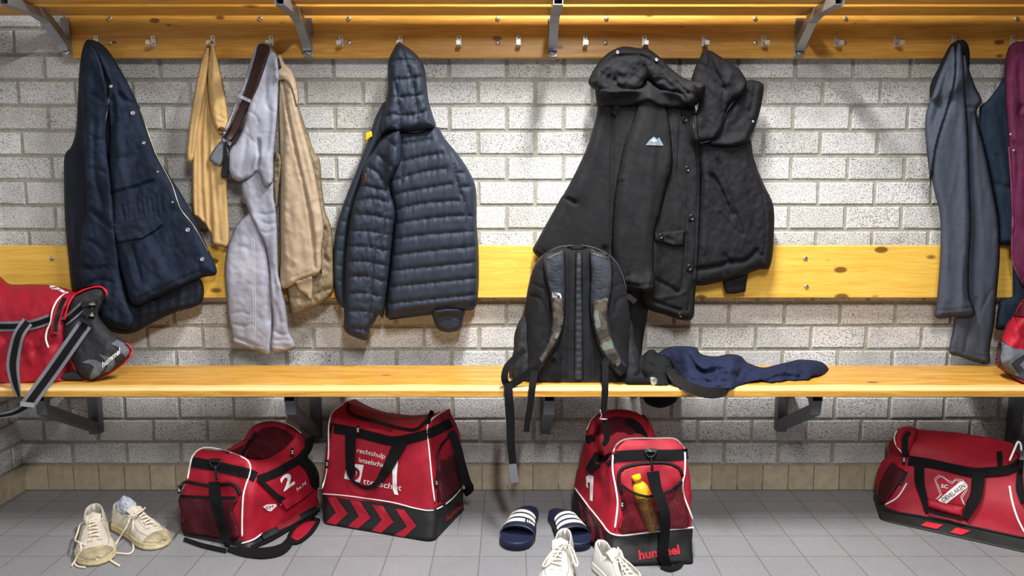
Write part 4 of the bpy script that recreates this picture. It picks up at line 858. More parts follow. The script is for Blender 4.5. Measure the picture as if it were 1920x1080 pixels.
Rp = relief('body', [(1060, 461), (1100, 461), (1128, 470), (1148, 482), (1162, 502), (1171, 530), (1180, 562), (1185, 600), (1188, 650), (1192, 690), (1188, 714), (1150, 719), (1090, 719), (1010, 717), (976, 712), (978, 680), (980, 640), (982, 600), (987, 560), (993, 530), (1001, 500), (1018, 478), (1038, 466)], lean(462, 2.76, 718, 2.71), M['airmesh'], g, .115, 34, step=3.6, flat_y=706, over=[],
       lines=[([(1062, 480), (1060, 560), (1058, 640), (1056, 710)], 6, -.012), ([(1106, 480), (1108, 560), (1112, 640), (1112, 710)], 6, -.012), ([(1078, 475), (1077, 600), (1078, 712)], 2.5, -.006), ([(1094, 475), (1094, 600), (1094, 712)], 2.5, -.006),
              ([(1000, 500), (1016, 508)], 2.5, -.008), ([(994, 530), (1018, 540)], 2.5, -.008), ([(1152, 512), (1168, 504)], 2.5, -.008), ([(1152, 538), (1172, 528)], 2.5, -.008), ([(993, 555), (1012, 560), (1024, 590), (1020, 640)], 3, -.008), ([(1178, 555), (1160, 562), (1150, 590)], 3, -.008)], noise=[(.003, 26, 40, 0, 3)])
Rsp = patch('spine_panel', [(1079, 472), (1092, 472), (1093, 600), (1094, 713), (1076, 713), (1077, 600)], Rp, M['spine'], g, .001, .005, 4, 3, smooth_outline=False, lines=[([(1076, 560+12*i), (1085, 563+12*i), (1095, 560+12*i)], 2, -.003) for i in range(-6, 13)])
piping('rim_piping', [(982, 620), (987, 560), (996, 515), (1012, 485), (1038, 467), (1060, 461), (1100, 461), (1130, 471), (1150, 485), (1164, 508), (1174, 540), (1183, 590)], [2.745]*12, M['chev'], g, .0013, 0)
Ra = relief('shoulder_strap', [(1019, 480), (1040, 472), (1057, 468), (1060, 490), (1061, 540), (1060, 590), (1055, 620), (1044, 650), (1028, 672), (1014, 693), (1001, 682), (1014, 664), (1026, 640), (1032, 612), (1034, 580), (1030, 550), (1022, 515)], lambda P: Rp.depth(P)-.014, M['pad'], g, .026, 8, step=3, over=[], back=.006,
     lines=[([(1028, 490), (1034, 540), (1040, 556)], 2, -.003), ([(1054, 485), (1054, 540), (1053, 556)], 2, -.003)]+[([(1033, 492+7*i), (1042, 495+7*i), (1050, 492+7*i)], 2.2, -.004) for i in range(8)])
Rb = relief('shoulder_strap', [(1106, 468), (1124, 471), (1144, 480), (1150, 515), (1146, 550), (1142, 580), (1144, 610), (1152, 640), (1164, 668), (1176, 690), (1162, 702), (1147, 690), (1130, 668), (1116, 636), (1108, 600), (1105, 560), (1107, 515)], lambda P: Rp.depth(P)-.014, M['pad'], g, .026, 8, step=3, over=[], back=.006,
     lines=[([(1112, 490), (1114, 540), (1112, 560)], 2, -.003), ([(1140, 490), (1141, 540), (1140, 550)], 2, -.003)]+[([(1116, 492+7*i), (1126, 494+7*i), (1134, 490+7*i)], 2.2, -.004) for i in range(8)])
patch('camo_panel', [(1032, 556), (1046, 560), (1057, 562), (1058, 600), (1050, 632), (1038, 652), (1024, 672), (1012, 688), (1004, 680), (1018, 662), (1030, 636), (1035, 606), (1034, 580)], Ra, M['camo'], g, .001, .003, 3, 3)
patch('camo_panel', [(1112, 568), (1126, 562), (1140, 560), (1139, 590), (1142, 620), (1152, 648), (1166, 676), (1160, 690), (1146, 682), (1130, 660), (1118, 630), (1112, 600)], Rb, M['camo'], g, .001, .003, 3, 3)
patch('camo_panel', [(1024, 482), (1040, 474), (1055, 471), (1055, 477), (1040, 480), (1026, 488)], Ra, M['camo'], g, .001, .002, 2, 2.5, smooth_outline=False)
patch('camo_panel', [(1110, 472), (1128, 476), (1143, 483), (1143, 488), (1126, 482), (1110, 478)], Rb, M['camo'], g, .001, .002, 2, 2.5, smooth_outline=False)
for i, (s, y) in enumerate((('THE', 550.5), ('NORTH', 554), ('FACE', 557.5))): lettering('lettering', s, (1035+i*.5, y), (1044+i*.5, y+.8), 2.6, Ra, M['white'], g, .003, bold=0)
flat('print_arc', [[(1045, 549), (1049, 549.5), (1052, 552), (1053, 559), (1050.5, 559), (1049, 554), (1045, 552.5)]], Ra, M['white'], g, .003, 2)
strap('grab_handle', [(1062, 468), (1072, 463), (1092, 463), (1102, 469)], 6, [2.72, 2.69, 2.69, 2.72], M['pack'], g, 0, .006)
for pts, wd, D in (
    ([(1012, 690), (990, 700), (968, 716), (953, 722), (946, 710), (950, 690), (965, 672), (984, 656)], [14, 14, 15, 14, 13, 13, 12, 10], [2.55, 2.54, 2.53, 2.52, 2.51, 2.52, 2.55, 2.60]),
    ([(953, 718), (954, 745), (957, 790), (958, 830), (962, 872)], [15, 17, 16, 15, 14], [2.515, 2.50, 2.50, 2.50, 2.50]),
    ([(1003, 696), (998, 725), (995, 755), (990, 785), (987, 810)], [13, 13, 12, 12, 11], [2.54, 2.505, 2.50, 2.50, 2.50]),
    ([(1135, 676), (1135, 715), (1134, 745), (1131, 776)], [12, 12, 12, 11], [2.565, 2.51, 2.50, 2.50])):
    strap('webbing_strap', pts, wd, D, M['webblack'], g, 0, .002)
strap('webbing_end', [(961, 870), (963, 888), (966, 905)], 15, [2.498, 2.498, 2.498], M['webgrey'], g, .001, .003, label='grey folded webbing end')
strap('webbing_strap', [(1134, 786), (1138, 805), (1137, 826), (1130, 835)], [11, 12, 12, 8], [2.50, 2.50, 2.50, 2.50], M['webblack'], g, 0, .002)
piping('buckle', [(1125, 768), (1128, 780), (1124, 785), (1130, 786), (1139, 786)], [2.497]*5, M['snap'], g, .0022, 0)
for a, b, wd in (((1000, 676), (1012, 692), 22), ((1158, 686), (1170, 700), 18), ((1040, 662), (1054, 676), 12), ((1132, 672), (1142, 684), 12)): strap('ladder_buckle', [a, b], wd, Rp, M['blackplast'], g, .036, .008)
for a, b in (((988, 556), (1003, 566)), ((1176, 554), (1192, 566))): strap('side_buckle', [a, b], 10, [2.70, 2.69], M['blackplast'], g, 0, .01)
relief('hip_belt', [(1172, 668), (1190, 662), (1210, 668), (1226, 680), (1232, 700), (1230, 716), (1205, 720), (1180, 716), (1164, 706)], lean(662, 2.72, 716, 2.64), M['airmesh'], g, .035, 12, step=3.4, over=[], flat_y=712, noise=[(.005, 12, 12, 0, 3)], lines=[([(1172, 674), (1200, 696), (1230, 706)], 3, -.006)])
relief('hip_belt_end', [(1168, 712), (1190, 708), (1228, 710), (1232, 722), (1210, 726), (1180, 727)], 2.575, M['webblack'], g, .014, 6, step=3, over=[], smooth_outline=False)
relief('belt_clip', [(1219, 707), (1230, 708), (1234, 716), (1231, 724), (1222, 724), (1218, 714)], 2.565, M['snap'], g, .008, 4, step=2.5, over=[], label='pale plastic clip')
relief('hip_belt', [(985, 655), (968, 672), (958, 690), (960, 706), (985, 712), (1002, 706), (1004, 676)], lean(655, 2.72, 712, 2.66), M['airmesh'], g, .03, 12, step=3.4, over=[], flat_y=706)
# ---- black shorts beside it
M['blackcloth'] = fabric('soft_black_cloth', srgb(26, 27, 29), .9, .2, 900, .3, .15)
g = thing('shorts', 'crumpled black cloth shorts lying between the backpack and the navy trousers', 'shorts', tuple(F(1225, 712, BZ)))
relief('cloth', [(1205, 668), (1216, 657), (1226, 656), (1235, 664), (1252, 668), (1262, 685), (1262, 706), (1254, 724), (1230, 723), (1210, 716), (1200, 695)], lean(655, 2.74, 724, 2.62), M['blackcloth'], g, .07, 26, step=3.4, over=[], flat_y=714, noise=[(.012, 14, 10, 30, 3), (.006, 8, 8, -20, 4)], lines=[([(1215, 670), (1235, 680), (1255, 690)], 4, -.012)])
ZMIN[0] = None
g = thing('hanging_cloth', 'black cloth hanging below the bench, seen between the backpack and the navy trousers', 'cloth', tuple(W(1240, 740, 2.905)))
relief('cloth', [(1205, 700), (1272, 700), (1272, 742), (1262, 757), (1238, 765), (1214, 758), (1205, 742)], 2.925, M['blackcloth'], g, .03, 12, step=4, over=[], noise=[(.006, 14, 20, 0, 3)])
ZMIN[0] = BZ+.0015
# ---- navy trousers with belt
M['leather'] = fabric('black_leather_belt', srgb(30, 28, 28), .45, .15, 500, .1, .4)
M['navytr'] = fabric('blue_navy_chino', srgb(28, 35, 62), .85, .18, 1100, .35, .2)
g = thing('trousers', 'crumpled navy blue trousers with a black belt lying on the bench', 'trousers', tuple(F(1340, 718, BZ)))
def tr_base(P):
    yb = np.interp(P[:, 0], [1226, 1256, 1290, 1330, 1372, 1400, 1446, 1480, 1516, 1548], [694, 698, 722, 729, 728, 718, 717, 713, 712, 703])
    return np.array([F(x, y, BZ).y for x, y in zip(P[:, 0], yb)])+.07+.14*np.clip((yb-P[:, 1])/75, 0, 1)
RT = relief('legs', [(1226, 672), (1240, 658), (1258, 650), (1285, 649), (1305, 652), (1315, 664), (1342, 668), (1366, 664), (1388, 667), (1402, 680), (1430, 689), (1455, 684), (1480, 678), (1500, 674), (1530, 676), (1546, 682), (1554, 694), (1548, 703), (1522, 706), (1516, 712), (1480, 713), (1446, 717), (1426, 713), (1400, 718), (1372, 728), (1330, 729), (1290, 722), (1264, 706), (1256, 692), (1240, 688)], tr_base, M['navytr'], g, .085, 24, step=3.2, over=[], flat_y=699,
    lines=[([(1290, 665), (1305, 690), (1330, 700), (1345, 690)], 4, -.022), ([(1300, 672), (1318, 690), (1330, 686)], 4, .012), ([(1270, 655), (1275, 680), (1265, 700)], 5, -.010, 'gf'), ([(1385, 670), (1392, 690), (1380, 710)], 5, -.016), ([(1345, 700), (1380, 703)], 3, -.006, 'gf'), ([(1440, 712), (1462, 706), (1500, 707)], 3, -.014), ([(1505, 680), (1500, 690), (1512, 703)], 4, -.010, 'gf'), ([(1280, 712), (1320, 716), (1370, 714)], 3, -.008)], noise=[(.012, 26, 14, 20, 3), (.006, 12, 9, -25, 4, True)])
strap('belt', [(1256, 694), (1264, 708), (1285, 722), (1310, 733), (1338, 738), (1356, 734), (1363, 722)], [15, 18, 20, 21, 20, 18, 14], [2.60, 2.55, 2.515, 2.50, 2.495, 2.50, 2.52], M['leather'], g, 0, .004)
strap('belt_loop', [(1275, 706), (1277, 730)], 6, [2.555, 2.525], M['navytr'], g, .004, .002)
disc('button', 1351, 691, 4.5, RT, M['navytr'], g, .003, ring=True)
# ---- red and grey bag cut off by the right edge
g = thing('sports_bag', 'red and grey sports bag on the bench, under the maroon sweater at the right edge', 'sports bag', tuple(F(1900, 705, BZ)), 'red sports bags on the bench')
Rq = relief('body', [(1960, 548), (1926, 556), (1910, 572), (1900, 592), (1888, 606), (1879, 628), (1872, 642), (1868, 664), (1866, 682), (1878, 694), (1905, 710), (1960, 722)], lean(556, 2.76, 715, 2.68), M['red'], g, .11, 30, step=4, over=[], flat_y=704, noise=[(.008, 22, 22, 10, 3)], lines=[([(1896, 600), (1920, 650)], 8, .006, 'gf')])
patch('lower_panel', [(1960, 660), (1920, 657), (1900, 652), (1884, 642), (1874, 636), (1868, 664), (1867, 681), (1880, 694), (1906, 709), (1960, 720)], Rq, M['charcoal'], g, .001, .004, 4, 3.5)
flat('chevron', [[(1877, 640), (1900, 653), (1921, 656), (1921, 664), (1896, 682), (1912, 706), (1896, 702), (1880, 692), (1876, 668), (1880, 654)], [(1930, 664), (1912, 684), (1930, 704)]], Rq, M['chev'], g, .007, 4)
patch('mesh_pocket', [(1926, 558), (1914, 572), (1906, 586), (1899, 592), (1912, 595), (1926, 592)], Rq, M['mesh_dk'], g, .002, .004, 4, 3.5)
# ============================================================ bags on the floor
def rsquare(rc=.16, ns=15, na=6):
    """points round a rounded square in [-1,1]^2, starting at the front left, front side first"""
    out = []; r = rc
    for (sx, sy, ex, ey, cx, cy, a0) in ((-1+r, -1, 1-r, -1, 1-r, -1+r, -90), (1, -1+r, 1, 1-r, 1-r, 1-r, 0), (1-r, 1, -1+r, 1, -1+r, 1-r, 90), (-1, 1-r, -1, -1+r, -1+r, -1+r, 180)):
        for k in range(ns): t = k/ns; out.append((sx+(ex-sx)*t, sy+(ey-sy)*t))
        for k in range(na): a = math.radians(a0+90*k/na); out.append((cx+r*math.cos(a), cy+r*math.sin(a)))
    return out
SQ = rsquare()
def duffel(levels, parts, parent, top=(.88, .62, .3), dome=.012, wr=.006, sag=None, sagaxis='u', seed=1, hole=None, rc=None):
    """levels: (front left, front right, third corner, 'BR' or 'BL'); each corner (px, py, D) or (px, py) on the floor.
    parts: list of (name, first level, last level, material)"""
    sq = rsquare(rc) if rc else SQ
    L = []
    for (a, b, c, w_) in levels:
        A, B, C_ = [F(p[0], p[1]) if len(p) == 2 else W(*p) for p in (a, b, c)]
        if w_ == 'BR': BR = C_; BL = A+BR-B
        else: BL = C_; BR = B+BL-A
        L.append(np.array([A, B, BR, BL]))
    sub = 7; rings = []; lev = []
    L = np.array(L)
    sg = sag or [0]*len(levels)
    idx = []
    for i in range(len(L)-1):
        p0, p1, p2, p3 = L[max(i-1, 0)], L[i], L[i+1], L[min(i+2, len(L)-1)]
        for k in range(sub):
            t = k/sub; q = .5*((2*p1)+(-p0+p2)*t+(2*p0-5*p1+4*p2-p3)*t*t+(-p0+3*p1-3*p2+p3)*t**3) if i > 0 else p1+(p2-p1)*t
            rings.append((q, sg[i]+(sg[i+1]-sg[i])*t)); lev.append(i+t)
    rings.append((L[-1], sg[-1])); lev.append(len(L)-1)
    V = []; n = len(sq)
    def ringpts(q, s, scale=1.0, dz=0, wv=1.0):
        out = []
        for (u, v) in sq:
            u2, v2 = u*scale, v*scale; a, b = (u2+1)/2, (v2+1)/2
            P = q[0]*(1-a)*(1-b)+q[1]*a*(1-b)+q[2]*a*b+q[3]*(1-a)*b
            w_ = u2 if sagaxis == 'u' else v2
            P = P+np.array([0, 0, dz-s*(1-w_*w_)])
            cen = q.mean(0); o = P-cen; o[2] = 0; o /= (np.linalg.norm(o)+1e-6)
            nn = mnoise.noise(Vector(P*9)+Vector((seed*5, 0, 0)))*1.0+mnoise.noise(Vector(P*22)+Vector((0, seed*3, 0)))*.55+(.5-abs(mnoise.noise(Vector((P[0]*16, P[1]*16, P[2]*9))+Vector((0, 0, seed*7)))))*1.0+(.35-abs(mnoise.noise(Vector((P[0]*20+P[2]*14, P[1]*20, P[2]*22-P[0]*10)))))*.6
            P = P+o*wr*nn*wv
            out.append(P)
        return out
    for (q, s), l in zip(rings, lev): V += ringpts(q, s, 1, 0, min(1, l*1.2))
    q, s = rings[-1]; body_end = len(rings)
    if hole:
        for (sc, dz) in ((.93, .004), (.90, -.004), (.86, -.05), (.8, -.12), (.4, -.14)): V += ringpts(q, s, sc, dz)
        extra = 5
    else:
        for j, sc in enumerate(top): V += ringpts(q, s, sc, dome*(1-sc*sc))
        extra = len(top)
    total = body_end+extra
    V = [Vector(v) for v in V]; objs = []
    def band(name, r0, r1, mat, cap=None):
        vs = V[r0*n:(r1+1)*n]; fs = []
        for j in range(r1-r0):
            for k in range(n): a = j*n+k; b = j*n+(k+1) % n; fs.append((a, b, b+n, a+n))
        if cap == 'top': fs.append(tuple(range((r1-r0)*n, (r1-r0+1)*n)))
        if cap == 'bot': fs.append(tuple(range(n))[::-1])
        o = link(name, mesh_from(vs, fs), mat, parent); objs.append(o); return o
    for i, (name, l0, l1, mat) in enumerate(parts):
        r0 = lev.index(l0); r1 = lev.index(l1) if l1 is not None else body_end-1
        last = i == len(parts)-1
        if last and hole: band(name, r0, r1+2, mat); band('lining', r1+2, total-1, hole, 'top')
        elif last: band(name, r0, total-1, mat, 'top')
        else: band(name, r0, r1, mat, 'bot' if i == 0 else None)
    return surf(objs), objs
OVER.clear(); ZMIN[0] = .001
M['bagbase'] = fabric('black_coated_nylon', srgb(20, 20, 23), .55, .15, 900, .3, .45)
M['cap_red'] = M['red']
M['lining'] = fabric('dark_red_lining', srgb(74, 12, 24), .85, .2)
M['redtext'] = plain('red_print', srgb(196, 32, 48), .6)
M['darktext'] = plain('dark_print', srgb(52, 10, 18), .6)
def ring_hook(px, py, S, parent, off=.008):
    strap('d_ring', [(px-11, py-5), (px+11, py-5)], 7, S, M['blackplast'], parent, off, .006)
    piping('d_ring', [(px-11, py-4), (px-6, py+6), (px, py+9), (px+6, py+6), (px+11, py-4)], S, M['blackplast'], parent, .0035, off+.004)
    piping('snap_hook', [(px+1, py+6), (px+2, py+18), (px+3, py+32)], S, M['blackplast'], parent, .0045, off+.008)
def zip_tag(px, py, S, parent, off=.01, a=0):
    o = strap('zip_tag', [(px, py-8), (px+a, py+8)], 6, S, M['blackplast'], parent, off, .003)
    flat('print', [[(px-2, py-4), (px, py-2), (px+2, py-4), (px+2, py-2.4), (px, py), (px-2, py-2.4)], [(px-2, py), (px, py+2), (px+2, py), (px+2, py+1.8), (px, py+4), (px-2, py+1.8)]], S, M['white'], o, off+.0045, 2)
# ---- big bag in the middle with the law firm print
g = thing('sports_bag', 'upright red sports bag with four red chevrons and white sponsor lettering, below the puffer jacket', 'sports bag', tuple(F(735, 990)), 'red sports bags on the floor')
S2, _ = duffel([((601, 982), (812, 1018), (874, 952), 'BR'), ((603, 928, 2.69), (812, 956, 2.535), (870, 905, 2.835), 'BR'), ((608, 860, 2.70), (806, 880, 2.56), (864, 850, 2.83), 'BR'),
    ((616, 800, 2.72), (800, 820, 2.60), (858, 800, 2.81), 'BR'), ((622, 772, 2.74), (808, 788, 2.65), (850, 778, 2.80), 'BR'), ((652, 752, 2.79), (832, 770, 2.70), (844, 766, 2.79), 'BR')],
    [('base_compartment', 0, 1, M['bagbase']), ('body', 1, None, M['red'])], g, sag=[0, 0, .0, .02, .04, .05], seed=2, wr=.011)
piping('white_piping', [(604, 916), (611, 890), (616, 850), (616, 810), (618, 788), (625, 771), (644, 757)], S2, M['wpipe'], g, .0026, .002)
piping('white_piping', [(815, 940), (810, 901), (805, 847), (801, 806), (806, 790), (820, 778), (836, 768)], S2, M['wpipe'], g, .0028, .003)
piping('seam_piping', [(605, 926), (644, 929), (697, 936), (740, 943), (778, 953), (808, 957), (830, 949), (850, 933), (868, 912)], S2, M['wpipe'], g, .0022, .002)
Sx = S2
strap('side_band', [(617, 802), (660, 809), (700, 819), (735, 827), (765, 823), (800, 814), (830, 801), (846, 792)], 18, S2, M['webblack'], g, .003, .002)
strap('zip', [(654, 757), (653, 770), (671, 781), (706, 790), (740, 800), (773, 806), (789, 799), (802, 783), (808, 774)], 6, S2, M['zip'], g, .003, .003)
lettering('lettering', 'rechtshulp', (669, 848), (721, 860), 9, S2, M['white'], g, .003, bold=0)
lettering('lettering', 'letselscha', (672, 866), (718, 876), 9, S2, M['white'], g, .003, bold=0)
lettering('lettering', 'ttenschot', (680, 907), (752, 920), 11, S2, M['white'], g, .003, bold=0)
flat('logo', [[(651, 868), (682, 872), (675, 905), (645, 897)]], S2, M['white'], g, .0025, 3.5)
flat('logo_ring', [[(664+11*math.cos(a*PI/9), 888+12*math.sin(a*PI/9)) for a in range(18)]], S2, M['red'], g, .004, 3)
flat('logo_dot', [[(664+5*math.cos(a*PI/6), 887+5.5*math.sin(a*PI/6)) for a in range(12)]], S2, M['white'], g, .0055, 3)
flat('logo_stripe', [[(746, 851), (739, 866), (735, 876), (736, 896), (736, 917), (740, 927), (747, 928), (744, 915), (744, 890), (746, 869)]], S2, M['white'], g, .0025, 3.5)
flat('chevron', [[(613, 932), (630, 932), (652, 963), (630, 984), (611, 980), (630, 961)], [(656, 938), (675, 940), (695, 971), (671, 991), (652, 987), (673, 968)], [(697, 946), (718, 949), (738, 979), (715, 999), (697, 995), (716, 975)], [(742, 954), (758, 956), (781, 986), (758, 1007), (739, 1003), (763, 988)]], S2, M['red'], g, .0025, 4)
lettering('lettering', 'hummel', (837, 978), (869, 950), 12, S2, M['redtext'], g, .003, bold=0, slant=(.05, -1))
lettering('lettering', 'hummel', (693, 800), (735, 810), 9, S2, M['darktext'], g, .003, bold=.01)
strap('handle', [(658, 802), (657, 840), (657, 870), (662, 892)], [20, 20, 18, 12], S2, M['webblack'], g, .012, .003)
strap('handle', [(650, 872), (655, 892), (668, 907), (688, 915), (705, 907), (716, 893)], [6, 6, 6, 7, 9, 14], S2, M['webblack'], g, .016, .003)
strap('handle', [(754, 822), (742, 846), (728, 874), (714, 896)], [26, 22, 20, 14], S2, M['webblack'], g, .014, .003)
strap('handle', [(802, 795), (806, 780), (811, 770)], 8, S2, M['webblack'], g, .006, .003)
patch('mesh_pocket', [(823, 866), (836, 862), (850, 852), (864, 858), (868, 880), (870, 905), (852, 925), (828, 942), (824, 905)], S2, M['mesh_dk'], g, .003, .006, 5, 3.5)
piping('pocket_zip', [(822, 940), (819, 885), (819, 861), (825, 839), (842, 818), (852, 812)], S2, M['zip'], g, .005, .004)
strap('shoulder_strap', [(846, 808), (858, 838), (866, 870), (876, 905), (882, 916), (870, 926)], [14, 15, 15, 15, 16, 14], [2.72, 2.70, 2.69, 2.70, 2.72, 2.76], M['webblack'], g, 0, .003)
zip_tag(819, 905, S2, g, .008); zip_tag(671, 806, S2, g, .012); zip_tag(613, 870, S2, g, .006)
# ---- open bag left of it
g = thing('sports_bag', 'open red sports bag with a white 2 on its side, beside the worn sneakers', 'sports bag', tuple(F(460, 1000)), 'red sports bags on the floor')
S1, _ = duffel([((338, 1004), (468, 1030), (602, 962), 'BR'), ((338, 994, 2.575), (468, 1014, 2.475), (602, 945, 2.79), 'BR'), ((337, 930, 2.585), (466, 945, 2.495), (596, 890, 2.79), 'BR'),
    ((350, 884, 2.605), (468, 900, 2.52), (584, 850, 2.79), 'BR'), ((358, 853, 2.63), (466, 868, 2.55), (574, 826, 2.785), 'BR'), ((374, 840, 2.65), (452, 855, 2.585), (560, 812, 2.78), 'BR')],
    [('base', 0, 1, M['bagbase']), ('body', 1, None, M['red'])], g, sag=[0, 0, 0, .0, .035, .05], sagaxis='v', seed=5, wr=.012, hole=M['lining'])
Rf = relief('end_flap', [(440, 862), (452, 842), (462, 815), (478, 796), (502, 789), (524, 791), (546, 799), (566, 814), (572, 832), (562, 855), (530, 866), (480, 868)], 2.80, M['red'], g, .02, 8, step=3.4, over=[], noise=[(.004, 14, 14, 0, 3)])
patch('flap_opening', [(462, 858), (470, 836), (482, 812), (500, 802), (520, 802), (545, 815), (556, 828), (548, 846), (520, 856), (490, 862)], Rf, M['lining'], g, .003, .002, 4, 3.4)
piping('flap_piping', [(478, 795), (502, 788), (524, 790), (546, 798), (565, 812)], Rf, M['wpipe'], g, .002, .001)
strap('zip', [(455, 852), (468, 828), (480, 812)], 7, Rf, M['zip'], g, .004, .003)
piping('arch_piping', [(352, 898), (356, 874), (361, 856), (373, 843), (390, 839), (418, 844), (444, 853), (462, 862), (469, 873), (468, 889), (461, 910), (456, 931), (454, 972), (454, 1006)], S1, M['wpipe'], g, .0032, .003)
piping('seam_piping', [(453, 1019), (475, 1012), (492, 1000)], S1, M['wpipe'], g, .003, .003)
strap('end_band', [(359, 866), (400, 873), (440, 882), (466, 888), (480, 894)], 19, S1, M['webblack'], g, .003, .002)
strap('side_band', [(484, 898), (510, 890), (540, 874), (562, 860), (577, 842), (583, 822)], [14, 16, 16, 15, 15, 14], S1, M['webblack'], g, .003, .002)
strap('handle', [(484, 896), (500, 912), (522, 932), (540, 944)], [8, 8, 9, 16], S1, M['webblack'], g, .008, .003)
strap('handle', [(560, 858), (578, 872), (588, 890), (592, 915)], [16, 20, 20, 14], S1, M['webblack'], g, .010, .003)
strap('rolled_flap', [(532, 948), (560, 930), (584, 912)], 18, S1, M['red'], g, .004, .01)
patch('mesh_pocket', [(337, 931), (380, 933), (442, 934), (440, 948), (438, 962), (449, 1006), (430, 1012), (390, 1006), (345, 998), (339, 960)], S1, M['mesh_dk'], g, .003, .008, 5, 3.5)
strap('pocket_binding', [(337, 930), (380, 932), (442, 933)], 5, S1, M['zip'], g, .010, .002)
piping('pocket_zip', [(338, 916), (346, 904), (367, 906), (393, 910), (429, 907), (444, 914), (450, 928)], S1, M['zip'], g, .0055, .006)
ring_hook(403, 868, S1, g)
strap('shoulder_strap', [(402, 903), (404, 930), (411, 965), (421, 1000), (427, 1026)], [22, 22, 21, 17, 9], S1, M['webblack'], g, .022, .003)
for pts, wd in (([(427, 1028), (460, 1035), (500, 1036), (530, 1028), (545, 1012)], [10, 16, 20, 20, 16]), ([(345, 1010), (380, 1022), (425, 1032)], [7, 8, 8]), ([(470, 1022), (505, 1008), (545, 985), (590, 962)], [14, 14, 14, 12])):
    strap('strap_on_floor', pts, wd, FLOORS, M['webblack'], g, .006, .005)
Rg = relief('shoulder_pad', [(538, 1008), (546, 992), (566, 975), (596, 971), (600, 978), (590, 996), (576, 1010), (560, 1020), (545, 1020)], lambda P: FLOORS.depth(P)-.004, M['webblack'], g, .016, 6, step=3.2, over=[], back=.002)
patch('pad_face', [(545, 1006), (552, 993), (568, 979), (592, 976), (582, 993), (570, 1006), (556, 1013)], Rg, M['red'], g, .001, .004, 4, 3)
lettering('number', '2', (532, 921), (553, 906), 23, S1, M['white'], g, .004, bold=.03, slant=(-.35, -1))
flat('badge', [[(493, 950), (500, 946), (518, 945), (519, 949), (508, 959), (502, 958)]], S1, M['white'], g, .003, 3)
lettering('badge_print', 'CH', (499, 955), (513, 951), 5, S1, M['redtext'], g, .0045)
lettering('lettering', 'hs.N', (557, 921), (574, 908), 6, S1, M['white'], g, .004, slant=(-.2, -1))
lettering('lettering', 'n', (527, 948), (531, 946), 6, S1, M['white'], g, .004)
zip_tag(336, 918, S1, g, .010); zip_tag(548, 848, S1, g, .006)
strap('base_stripe', [(492, 1006), (530, 988), (570, 966), (600, 950)], [12, 12, 12, 10], S1, M['bagbase'], g, .006, .004)
strap('base_stripe', [(520, 990), (545, 979), (562, 968)], 10, S1, M['red_dk'], g, .012, .003, label='dark red end of the base stripe')
# ---- bag with the bottle
g = thing('sports_bag', 'red sports bag holding a drink bottle in the mesh pocket of its end', 'sports bag', tuple(F(1225, 1050)), 'red sports bags on the floor')
S3, _ = duffel([((1140, 1064), (1306, 1058), (1068, 970), 'BL'), ((1140, 1003, 2.38), (1303, 990, 2.385), (1076, 912, 2.75), 'BL'), ((1149, 930, 2.415), (1299, 925, 2.42), (1084, 870, 2.76), 'BL'),
    ((1147, 880, 2.445), (1291, 872, 2.45), (1092, 830, 2.75), 'BL'), ((1151, 842, 2.47), (1286, 838, 2.475), (1100, 800, 2.74), 'BL'), ((1168, 824, 2.495), (1268, 822, 2.50), (1122, 780, 2.73), 'BL')],
    [('base_compartment', 0, 1, M['bagbase']), ('body', 1, None, M['red'])], g, sag=[0, 0, 0, .02, .09, .13], sagaxis='v', seed=9, wr=.010, hole=None)
Rf = relief('far_end_flap', [(1098, 830), (1100, 808), (1110, 785), (1130, 772), (1155, 767), (1180, 769), (1202, 778), (1215, 795), (1222, 825), (1215, 845), (1160, 850), (1110, 848)], 2.735, M['red'], g, .03, 10, step=3.4, over=[], noise=[(.004, 14, 14, 0, 3)])
patch('flap_opening', [(1112, 845), (1116, 812), (1128, 792), (1150, 782), (1172, 784), (1190, 796), (1204, 822), (1202, 845)], Rf, M['lining'], g, .003, .002, 4, 3.4)
strap('handle', [(1172, 790), (1190, 796), (1202, 810), (1214, 838)], [14, 16, 16, 12], Rf, M['webblack'], g, .004, .003)
strap('handle', [(1104, 816), (1112, 840), (1124, 858), (1140, 866)], [14, 20, 24, 20], surf([Rf, S3]), M['webblack'], g, .006, .004)
strap('handle', [(1126, 852), (1112, 872), (1102, 884)], [22, 20, 14], S3, M['webblack'], g, .016, .004)
piping('flap_piping', [(1100, 806), (1108, 788), (1118, 778)], Rf, M['wpipe'], g, .002, .001)
piping('arch_piping', [(1153, 990), (1158, 947), (1155, 918), (1149, 885), (1149, 859), (1154, 837), (1169, 825), (1191, 822), (1230, 822), (1261, 822), (1276, 831), (1284, 848), (1284, 885), (1280, 906), (1282, 929), (1291, 953), (1299, 974)], S3, M['wpipe'], g, .0034, .006)
piping('seam_piping', [(1078, 915), (1100, 945), (1128, 980), (1138, 994), (1150, 1002), (1170, 1004), (1210, 999), (1260, 993), (1301, 989)], S3, M['wpipe'], g, .0028, .002)
strap('end_band', [(1134, 868), (1150, 857), (1200, 853), (1260, 853), (1290, 851)], 20, S3, M['webblack'], g, .003, .002)
Rpk = patch('pocket_face', [(1160, 895), (1166, 881), (1180, 874), (1212, 869), (1247, 868), (1271, 877), (1279, 892), (1282, 925), (1292, 986), (1252, 992), (1163, 998), (1168, 960), (1164, 925)], S3, M['red'], g, .002, .008, 5, 3.5)
piping('pocket_zip', [(1166, 926), (1160, 900), (1163, 883), (1178, 874), (1212, 869), (1247, 868), (1272, 877), (1280, 892)], S3, M['zip'], g, .0058, .008)
flat('side_logo', [[(1099, 894), (1104, 890), (1113, 893), (1111, 940), (1106, 938), (1106, 904), (1102, 905), (1103, 916), (1099, 912)]], S3, M['white'], g, .004, 3)
